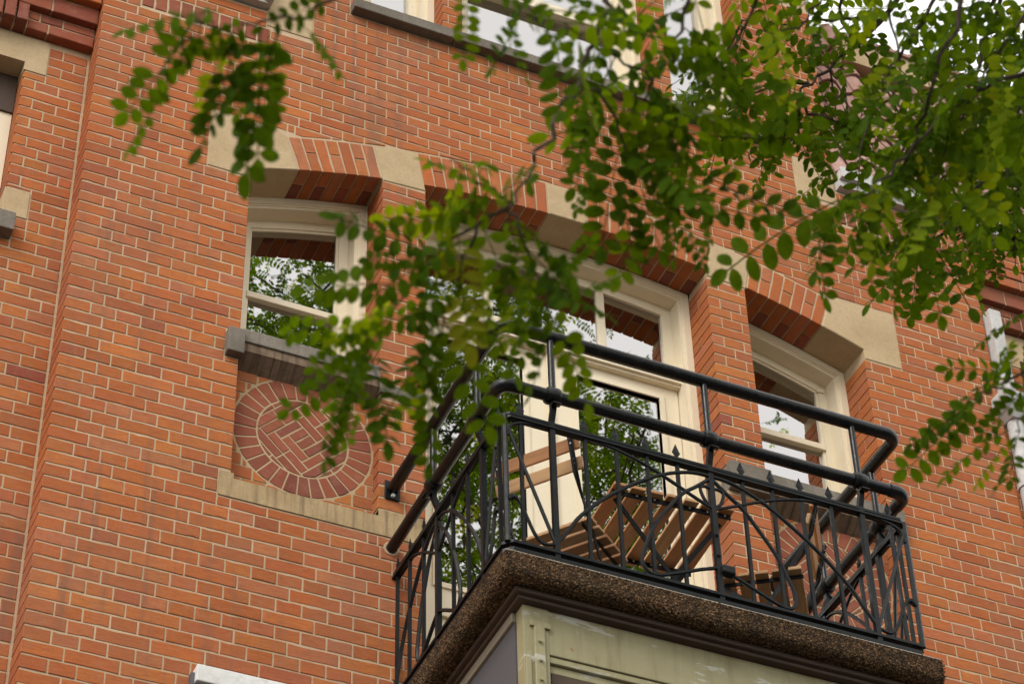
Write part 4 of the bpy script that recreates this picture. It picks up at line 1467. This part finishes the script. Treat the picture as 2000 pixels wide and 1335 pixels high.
# ------------------------------------------------------------------ the tree
tree = thing('robinia_tree', (6.6, -7.2, 0.13), 'robinia tree with feathery green leaves hanging in front of the brick house', 'tree')
TWIGS=[
 ([(-0.026,-5.155,5.641),(-0.057,-5.106,5.489),(-0.080,-5.063,5.400),(-0.098,-5.033,5.318),(-0.142,-5.010,5.182),(-0.172,-4.987,5.107),(-0.196,-4.976,5.038),(-0.221,-4.969,4.972)],0,0.20,0.0065),
 ([(-0.221,-4.969,4.972),(-0.286,-4.949,4.911),(-0.355,-4.915,4.836),(-0.409,-4.875,4.747),(-0.433,-4.811,4.692),(-0.457,-4.801,4.617)],11,0.19,0.0030),
 ([(-0.221,-4.969,4.972),(-0.201,-4.965,4.889),(-0.157,-4.934,4.841),(-0.132,-4.942,4.764)],8,0.18,0.0030),
 ([(-0.221,-4.969,4.972),(-0.301,-5.009,4.971),(-0.378,-5.043,4.961)],5,0.17,0.0030),
 ([(-0.286,-4.949,4.911),(-0.302,-4.909,4.809),(-0.320,-4.878,4.713),(-0.341,-4.808,4.652)],8,0.18,0.0030),
 ([(-0.080,-5.063,5.400),(0.074,-4.976,5.467),(0.166,-4.944,5.400),(0.233,-4.893,5.326)],14,0.20,0.0030),
 ([(-0.098,-5.033,5.318),(0.024,-4.942,5.327),(0.097,-4.902,5.261),(0.153,-4.873,5.209)],12,0.20,0.0030),
 ([(0.166,-5.125,5.669),(0.123,-5.069,5.516),(0.108,-4.975,5.452),(0.085,-4.896,5.399)],10,0.20,0.0040),
 ([(0.350,-5.076,5.811),(0.342,-4.960,5.732),(0.278,-4.919,5.599),(0.255,-4.836,5.545)],9,0.20,0.0040),
 ([(-0.454,-5.410,5.083),(-0.405,-5.386,5.048),(-0.313,-5.319,5.094),(-0.199,-5.277,5.149)],7,0.17,0.0030),
 ([(1.227,-4.947,6.036),(1.068,-4.888,5.957),(0.947,-4.835,5.855),(0.852,-4.782,5.732),(0.764,-4.746,5.616),(0.714,-4.694,5.604)],12,0.21,0.0060),
 ([(0.973,-5.003,6.226),(0.943,-4.915,6.051),(0.900,-4.857,5.899),(0.905,-4.761,5.825),(0.849,-4.704,5.673)],11,0.21,0.0060),
 ([(0.947,-4.835,5.855),(0.971,-4.751,5.777),(0.924,-4.729,5.646),(0.898,-4.648,5.597)],11,0.20,0.0030),
 ([(1.238,-4.969,6.314),(1.151,-4.885,6.177),(1.124,-4.774,6.116),(1.089,-4.719,5.960)],12,0.21,0.0050),
 ([(0.871,-4.871,6.326),(0.848,-4.827,6.177),(0.906,-4.756,6.095),(0.876,-4.725,5.953)],8,0.20,0.0040),
 ([(1.868,-3.721,8.052),(1.766,-3.594,7.888),(1.700,-3.461,7.829),(1.588,-3.400,7.708),(1.565,-3.356,7.687)],9,0.20,0.0090),
 ([(1.565,-3.356,7.687),(1.606,-3.274,7.602),(1.565,-3.225,7.585)],6,0.20,0.0060),
 ([(1.588,-3.400,7.708),(1.503,-3.351,7.716),(1.438,-3.297,7.707),(1.353,-3.205,7.678)],8,0.21,0.0060),
 ([(1.565,-3.356,7.687),(1.632,-3.339,7.638),(1.728,-3.363,7.604),(1.852,-3.320,7.639)],8,0.21,0.0060),
 ([(1.671,-3.407,7.805),(1.712,-3.353,7.742),(1.751,-3.305,7.684)],5,0.20,0.0040),
 ([(1.766,-3.594,7.888),(1.652,-3.531,7.904),(1.501,-3.517,7.838),(1.340,-3.439,7.861)],8,0.20,0.0060),
 ([(1.340,-3.439,7.861),(1.321,-3.319,7.781),(1.346,-3.222,7.695),(1.423,-3.166,7.612)],8,0.21,0.0040),
 ([(2.654,-3.368,7.872),(2.485,-3.286,7.782),(2.364,-3.223,7.671),(2.248,-3.152,7.547),(2.176,-3.027,7.490)],13,0.21,0.0100),
 ([(2.607,-3.472,7.978),(2.435,-3.358,7.868),(2.296,-3.253,7.738),(2.123,-3.190,7.656)],14,0.21,0.0090),
 ([(2.671,-3.247,7.769),(2.505,-3.198,7.701),(2.379,-3.148,7.601),(2.321,-3.071,7.577)],9,0.19,0.0080),
 ([(2.476,-3.601,8.151),(2.365,-3.442,8.112),(2.261,-3.340,7.965),(2.239,-3.181,7.859)],13,0.21,0.0090),
 ([(2.388,-3.209,7.644),(2.464,-3.200,7.586),(2.497,-3.164,7.535)],5,0.18,0.0050),
 ([(2.278,-3.633,8.292),(2.202,-3.512,8.122),(2.177,-3.364,8.033)],10,0.21,0.0080),
 ([(2.523,-3.599,8.390),(2.443,-3.441,8.200),(2.463,-3.272,8.067),(2.460,-3.189,7.866)],13,0.21,0.0080),
 ([(2.177,-3.364,8.033),(2.131,-3.176,7.921),(2.055,-3.056,7.732),(2.045,-2.952,7.653)],7,0.21,0.0060),
 ([(1.590,-4.451,7.101),(1.585,-4.298,7.002),(1.553,-4.222,6.832),(1.540,-4.082,6.737),(1.501,-4.023,6.574)],11,0.22,0.0060),
 ([(1.944,-4.110,6.918),(1.794,-4.049,6.831),(1.686,-3.969,6.698),(1.637,-3.869,6.650),(1.568,-3.842,6.527)],11,0.22,0.0060),
 ([(1.546,-4.302,7.293),(1.461,-4.174,7.123),(1.385,-4.095,6.975),(1.378,-3.970,6.886),(1.350,-3.926,6.729)],4,0.22,0.0060),
 ([(2.265,-3.755,7.288),(2.133,-3.702,7.195),(2.091,-3.610,7.152),(1.984,-3.577,7.053)],10,0.21,0.0060),
 ([(1.928,-4.250,7.300),(1.858,-4.077,7.090),(1.874,-3.935,6.976),(1.858,-3.884,6.804)],13,0.21,0.0060),
 ([(1.018,-4.432,6.873),(1.005,-4.330,6.810),(0.917,-4.299,6.699),(0.858,-4.268,6.706)],4,0.20,0.0040),
 ([(1.602,-3.806,7.856),(1.563,-3.659,7.775),(1.697,-3.595,7.658),(1.833,-3.521,7.527)],4,0.21,0.0060),
 ([(2.323,-3.336,7.500),(2.319,-3.265,7.446),(2.268,-3.179,7.411)],6,0.18,0.0050),
 ([(1.165,-4.829,5.269),(1.107,-4.722,5.219),(1.040,-4.690,5.163),(0.985,-4.684,5.121)],6,0.14,0.0040),
 ([(1.240,-4.683,5.237),(1.163,-4.644,5.183),(1.126,-4.632,5.121)],3,0.13,0.0030),
 ([(-0.711,-5.480,4.894),(-0.763,-5.431,4.806),(-0.820,-5.396,4.767),(-0.867,-5.382,4.741),(-0.933,-5.371,4.735),(-0.967,-5.369,4.741)],2,0.14,0.0035),
 ([(-0.933,-5.371,4.735),(-0.959,-5.349,4.722),(-0.972,-5.315,4.696)],0,0.14,0.0020),
]
FRONDS=[
 ((-0.925,-5.390,4.749),(-1.074,-5.331,4.731)),
 ((-0.955,-5.365,4.735),(-1.028,-5.222,4.626)),
 ((-0.971,-5.280,4.665),(-1.020,-5.187,4.592)),
 ((-0.920,-5.371,4.732),(-0.897,-5.274,4.642)),
 ((-0.902,-5.371,4.727),(-0.860,-5.233,4.596)),
 ((-0.863,-5.392,4.735),(-0.802,-5.240,4.587)),
 ((-0.833,-5.403,4.737),(-0.843,-5.214,4.574)),
 ((-0.822,-5.421,4.749),(-0.749,-5.412,4.721)),
 ((-0.767,-5.464,4.768),(-0.845,-5.408,4.744)),
 ((-0.879,-5.391,4.738),(-0.973,-5.317,4.699)),
 ((-0.849,-5.395,4.734),(-0.803,-5.282,4.626)),
 ((-0.888,-5.376,4.728),(-0.856,-5.281,4.639)),
 ((-0.952,-5.380,4.747),(-0.996,-5.321,4.707)),
 ((-0.237,-5.003,4.940),(-0.395,-5.013,5.010)),
 ((-0.333,-4.984,4.821),(-0.463,-4.861,4.753)),
 ((-0.366,-4.942,4.794),(-0.459,-4.911,4.801)),
 ((-0.420,-4.903,4.706),(-0.528,-4.827,4.670)),
 ((-0.453,-4.889,4.632),(-0.548,-4.810,4.585)),
 ((-0.461,-4.860,4.604),(-0.497,-4.781,4.535)),
 ((-0.474,-4.822,4.570),(-0.508,-4.714,4.465)),
 ((-0.468,-4.831,4.577),(-0.449,-4.761,4.495)),
 ((-0.443,-4.913,4.652),(-0.511,-4.840,4.603)),
 ((-0.159,-4.958,4.792),(-0.119,-5.034,4.844)),
 ((-0.132,-4.942,4.764),(-0.086,-4.991,4.789)),
 ((-0.155,-4.978,4.737),(-0.111,-4.874,4.613)),
 ((-0.197,-4.995,4.772),(-0.175,-4.893,4.663)),
 ((-0.340,-4.903,4.673),(-0.343,-4.814,4.584)),
 ((-0.351,-4.857,4.632),(-0.356,-4.796,4.570)),
 ((-0.504,-5.420,4.978),(-0.473,-5.324,4.893)),
 ((-0.402,-5.357,5.026),(-0.365,-5.303,4.970)),
 ((0.630,-4.814,5.467),(0.434,-4.608,5.402)),
 ((0.636,-4.727,5.534),(0.684,-4.590,5.387)),
 ((0.673,-4.752,5.533),(0.657,-4.649,5.456)),
 ((0.410,-5.069,5.645),(0.377,-5.038,5.639)),
 ((0.252,-4.902,5.324),(0.314,-4.809,5.212)),
 ((0.180,-4.847,5.243),(0.293,-4.818,5.160)),
 ((0.165,-4.856,5.259),(0.246,-4.798,5.167)),
 ((0.075,-4.875,5.249),(0.117,-4.762,5.129)),
 ((-0.009,-4.952,5.214),(-0.045,-4.856,5.147)),
 ((0.988,-4.678,5.112),(0.892,-4.562,5.072)),
 ((0.994,-4.690,5.119),(0.904,-4.517,5.018)),
 ((1.113,-4.624,5.124),(1.001,-4.501,5.089)),
 ((1.129,-4.626,5.113),(1.068,-4.521,5.059)),
 ((1.129,-4.626,5.113),(1.144,-4.561,5.038)),
 ((1.092,-4.730,5.237),(0.986,-4.596,5.192)),
 ((1.122,-4.714,5.201),(1.082,-4.588,5.113)),
 ((1.281,-4.583,5.577),(1.189,-4.479,5.552)),
 ((1.307,-4.566,5.544),(1.294,-4.465,5.464)),
 ((0.849,-4.704,5.673),(0.729,-4.553,5.619)),
 ((0.816,-4.666,5.662),(0.867,-4.547,5.530)),
 ((0.895,-4.655,5.605),(0.899,-4.529,5.494)),
 ((2.136,-3.115,7.443),(2.157,-2.940,7.279)),
 ((1.795,-3.205,7.582),(1.703,-3.087,7.538)),
]
LIMBS=[
 ([(6.600,-7.200,4.500),(3.039,-5.074,6.537),(1.844,-4.999,6.197),(1.227,-4.947,6.036)],0.060),
 ([(6.500,-7.100,7.200),(2.524,-5.569,7.216),(1.331,-5.468,6.672),(0.513,-5.305,6.136),(-0.026,-5.155,5.641)],0.060),
 ([(6.600,-7.200,5.600),(3.408,-4.607,7.399),(3.200,-3.722,7.725),(2.674,-3.322,7.824)],0.050),
 ([(6.550,-7.150,6.600),(3.197,-5.026,7.794),(2.510,-4.322,8.304),(1.868,-3.721,8.052)],0.050),
 ([(6.600,-7.200,3.600),(2.766,-4.637,5.720),(1.600,-4.845,5.394),(1.165,-4.829,5.269)],0.045),
]

def frond_mesh(seed, npairs, detail=True):
    r = random.Random(seed)
    m = MB()
    L = 0.22
    bend = r.uniform(0.05, 0.13)
    side = r.uniform(-0.05, 0.05)
    def at(t):
        return Vector((L * t, side * L * 4 * t * t * 0.25, -bend * L * 2.0 * t * t))
    m.tube([at(k / 6) for k in range(7)], 0.0016, 4 if detail else 3, False)
    def leaflet(p, d, nrm, ln, wd):
        d = d.normalized(); s_ = nrm.cross(d).normalized(); nn = d.cross(s_)
        fold = r.uniform(0.05, 0.28)
        prof = [(0.0, 0.12), (0.18, 0.72), (0.42, 1.0), (0.68, 0.93), (0.88, 0.58), (1.0, 0.10)] if detail else [(0.0, 0.2), (0.45, 1.0), (1.0, 0.25)]
        vs = []
        for t, wf in prof:
            c = p + d * (ln * t) - nn * (ln * 0.12 * t * t)
            vs.append(c)
            vs.append(c + s_ * (wd * wf) + nn * (wd * wf * fold))
            vs.append(c - s_ * (wd * wf) + nn * (wd * wf * fold))
        fs = []
        for k in range(len(prof) - 1):
            a, b = 3 * k, 3 * (k + 1)
            fs += [(a, b, b + 1, a + 1), (a, a + 2, b + 2, b)]
        m.add(vs, fs)
    up = Vector((0, 0, 1))
    for k in range(npairs):
        t = 0.16 + 0.80 * k / (npairs - 1)
        sc_ = 1.0 - 0.28 * abs(t - 0.5)
        if r.random() < 0.05: continue
        for s in (1, -1):
            if r.random() < 0.05: continue
            tang = (at(min(1, t + 0.05)) - at(t - 0.05)).normalized()
            d = Vector((0, s, 0)) * 1.0 + tang * r.uniform(0.15, 0.5) + Vector((0, 0, r.uniform(-0.45, 0.10)))
            nrm = up + Vector((r.uniform(-0.35, 0.35), r.uniform(-0.35, 0.35), 0))
            leaflet(at(t) + Vector((0, s * 0.003, 0)), d, nrm, 0.0450 * sc_ * r.uniform(0.85, 1.12), 0.0137 * sc_ * r.uniform(0.9, 1.1))
    leaflet(at(1.0), at(1.0) - at(0.9), up + Vector((r.uniform(-0.3, 0.3), 0, 0)), 0.043, 0.0135)
    return m
FM = [frond_mesh(s, 6 + s % 3) for s in range(10)]
FME = []
for m in FM:
    o = m.build('leaf', M['leaf'], smooth=False, recalc=False)
    FME.append(o.data); bpy.data.objects.remove(o)
rl = random.Random(23)
LP = [((0.022, 0.050, 0.002), 6), ((0.031, 0.064, 0.003), 5), ((0.048, 0.085, 0.003), 4), ((0.012, 0.030, 0.002), 6), ((0.100, 0.145, 0.007), 2.2), ((0.12, 0.13, 0.010), 0.06)]
def ltint():
    c = rl.choices([p[0] for p in LP], [p[1] for p in LP])[0]
    k = rl.uniform(0.85, 1.15)
    return tuple(x * k for x in c)
def frond_mtx(base, d, L, flat=0.6):
    d = d.normalized()
    toc = (CAM - base).normalized()
    n = Vector((0, 0, 1)) * flat + toc * rl.uniform(0.0, 0.9) + Vector((rl.gauss(0, 1), rl.gauss(0, 1), rl.gauss(0, 1))) * 0.33
    n = n - d * n.dot(d)
    if n.length < 0.05: n = toc - d * toc.dot(d)
    n.normalize()
    y = n.cross(d)
    s = L / 0.22
    return Matrix(((d.x * s, y.x * s, n.x * s, base.x), (d.y * s, y.y * s, n.y * s, base.y), (d.z * s, y.z * s, n.z * s, base.z), (0, 0, 0, 1)))
fr_all = []
for a, b in FRONDS:
    a, b = Vector(a), Vector(b)
    fr_all.append(frond_mtx(a, b - a, max(0.12, (b - a).length * 0.97), 0.45))
def catmull(P_, sub=4):
    P_ = [Vector(p) for p in P_]
    out = []
    for i in range(len(P_) - 1):
        p0 = P_[max(0, i - 1)]; p1 = P_[i]; p2 = P_[i + 1]; p3 = P_[min(len(P_) - 1, i + 2)]
        for k in range(sub):
            t = k / sub
            out.append(0.5 * ((2 * p1) + (p2 - p0) * t + (2 * p0 - 5 * p1 + 4 * p2 - p3) * t * t + (3 * p1 - p0 - 3 * p2 + p3) * t ** 3))
    out.append(P_[-1])
    return out
for pts, n, L, rad in TWIGS:
    path = catmull(pts)
    m = MB()
    k_ = len(path)
    path = [p + Vector((rl.gauss(0, 1), rl.gauss(0, 1), rl.gauss(0, 1))) * (0.006 if 0 < i < k_ - 1 else 0) for i, p in enumerate(path)]
    m.tube(path, rad, 6, True, radii=[max(0.0016, rad * (1.15 - 0.8 * i / (k_ - 1))) for i in range(k_)])
    m.build('twig' if rad < 0.0045 else 'branch', M['bark'], tree, smooth=True)
    cum = [0]
    for a, b in zip(path[:-1], path[1:]): cum.append(cum[-1] + (b - a).length)
    for i in range(n):
        f = (i + 0.7 + rl.uniform(-0.3, 0.3)) / n
        s = min(max(f, 0.02), 1.0) * cum[-1]
        k = max(j for j in range(len(cum)) if cum[j] <= s + 1e-9)
        k = min(k, len(path) - 2)
        base = path[k] + (path[k + 1] - path[k]) * ((s - cum[k]) / max(1e-6, cum[k + 1] - cum[k]))
        tg = (path[k + 1] - path[k]).normalized()
        view = (base - CAM).normalized()
        sd_ = tg.cross(view).normalized() * (1 if i % 2 else -1)
        depth = view * rl.uniform(-0.6, 0.6)
        d = tg * rl.uniform(0.2, 0.8) + sd_ * rl.uniform(0.4, 0.95) + depth + Vector((0, 0, -rl.uniform(0.1, 0.75)))
        fr_all.append(frond_mtx(base, d, L * rl.uniform(0.78, 1.15)))
rl.shuffle(fr_all)
fr_all.sort(key=lambda m_: (Vector(m_.translation) - CAM).length)
lm = MB()
for i, mt in enumerate(fr_all):
    if i < 290:
        link_copy(rl.choice(FME), 'leaf', tree, mt, ltint())
    else:
        src = rl.choice(FM)
        lm.tint = ltint()
        lm.add([mt @ Vector(v) for v in src.v], src.f)
if lm.v: lm.build('foliage', M['leafm'], tree, stuff=True, recalc=False)
# trunk and limbs (to the right of the camera, outside the picture)
m = MB()
m.tube([(6.6, -7.2, -0.1), (6.55, -7.15, 2.5), (6.7, -7.25, 5.0), (6.5, -7.1, 7.5), (6.2, -7.6, 10.0), (5.8, -7.9, 13.0), (5.2, -8.1, 16.0), (4.8, -8.1, 18.3)], 0.3, 12, True, radii=[0.34, 0.27, 0.25, 0.22, 0.17, 0.12, 0.08, 0.03])
m.build('trunk', M['bark'], tree, smooth=True)
for path, r0 in LIMBS:
    m = MB(); pp = catmull(path)
    m.tube(pp, r0, 8, True, radii=[r0 * (1 - 0.75 * i / (len(pp) - 1)) for i in range(len(pp))])
    m.build('limb', M['bark'], tree, smooth=True)
# the crown behind and above the camera, mirrored in the panes; shade lobes added, unseen
FL = [frond_mesh(100 + s, 7, detail=False) for s in range(5)]
cr = MB()
rc = random.Random(77)
cl = []
def crown_ok(p):
    # keep the camera's own view free
    d = p - CAM
    z = d.dot(RF)
    return z < 0.5 or abs(d.dot(RX) / z) > 0.26 or abs(d.dot(RD) / z) > 0.19
SHADE = [((0.2, -5.3, 9.3), (1.5, 1.0, 0.6)), ((2.4, -4.9, 10.6), (1.6, 1.0, 0.7)), ((3.6, -4.6, 9.2), (1.0, 1.0, 0.9))]  # unseen foliage added to block sky light above the near leaves
LOBES = [((4.4, -7.9, 17.0), (2.0, 1.4, 2.0)), ((6.3, -8.0, 15.9), (1.7, 1.4, 2.0)), ((3.6, -8.2, 18.3), (1.7, 1.4, 1.3)), ((5.6, -8.3, 17.6), (1.6, 1.4, 1.2)), ((5.9, -8.4, 14.2), (2.2, 1.4, 1.7)), ((4.4, -8.2, 15.2), (1.8, 1.4, 1.8)), ((7.1, -8.1, 15.7), (1.2, 1.3, 1.9)), ((7.5, -8.1, 17.0), (0.9, 1.2, 1.0))]
for cen, rad in LOBES + SHADE:
    for _ in range((26 if cen[2] > 15.5 and cen[0] < 6.5 else 13) if rad[2] >= 1 else 16):
        while True:
            q = Vector((rc.uniform(-1, 1), rc.uniform(-1, 1), rc.uniform(-1, 1)))
            if 0.25 < q.length < 1: break
        cl.append(Vector(cen) + Vector((q.x * rad[0], q.y * rad[1], q.z * rad[2])))
tw_ = MB()
for c in cl:
    tw_.tube([c + Vector((rc.uniform(-.5, .5), rc.uniform(-.5, .5), -0.5)), c, c + Vector((rc.uniform(-.5, .5), rc.uniform(-.5, .5), .3))], 0.012, 4, False)
    for _ in range(31):
        p = c + Vector((rc.gauss(0, .30), rc.gauss(0, .30), rc.gauss(0, .24)))
        if not crown_ok(p): continue
        d = Vector((rc.gauss(0, 1), rc.gauss(0, 1), rc.gauss(-.5, .6))).normalized()
        n = Vector((rc.gauss(0, .5), rc.gauss(0, .5), 1)); n = (n - d * n.dot(d)).normalized(); y = n.cross(d); s = rc.uniform(0.9, 1.35)
        mt = Matrix(((d.x * s, y.x * s, n.x * s, p.x), (d.y * s, y.y * s, n.y * s, p.y), (d.z * s, y.z * s, n.z * s, p.z), (0, 0, 0, 1)))
        src = rc.choice(FL)
        cr.tint = tuple(2.4 * x for x in ltint())  # leaf colour raised here, putting lit brightness into the mirrored foliage
        cr.add([mt @ Vector(v) for v in src.v], src.f)
cr.build('crown_with_shade_lobes', M['leafm'], tree, stuff=True, recalc=False)
o = tw_.build('crown_shade_twigs', M['bark'], tree, stuff=True, recalc=False)
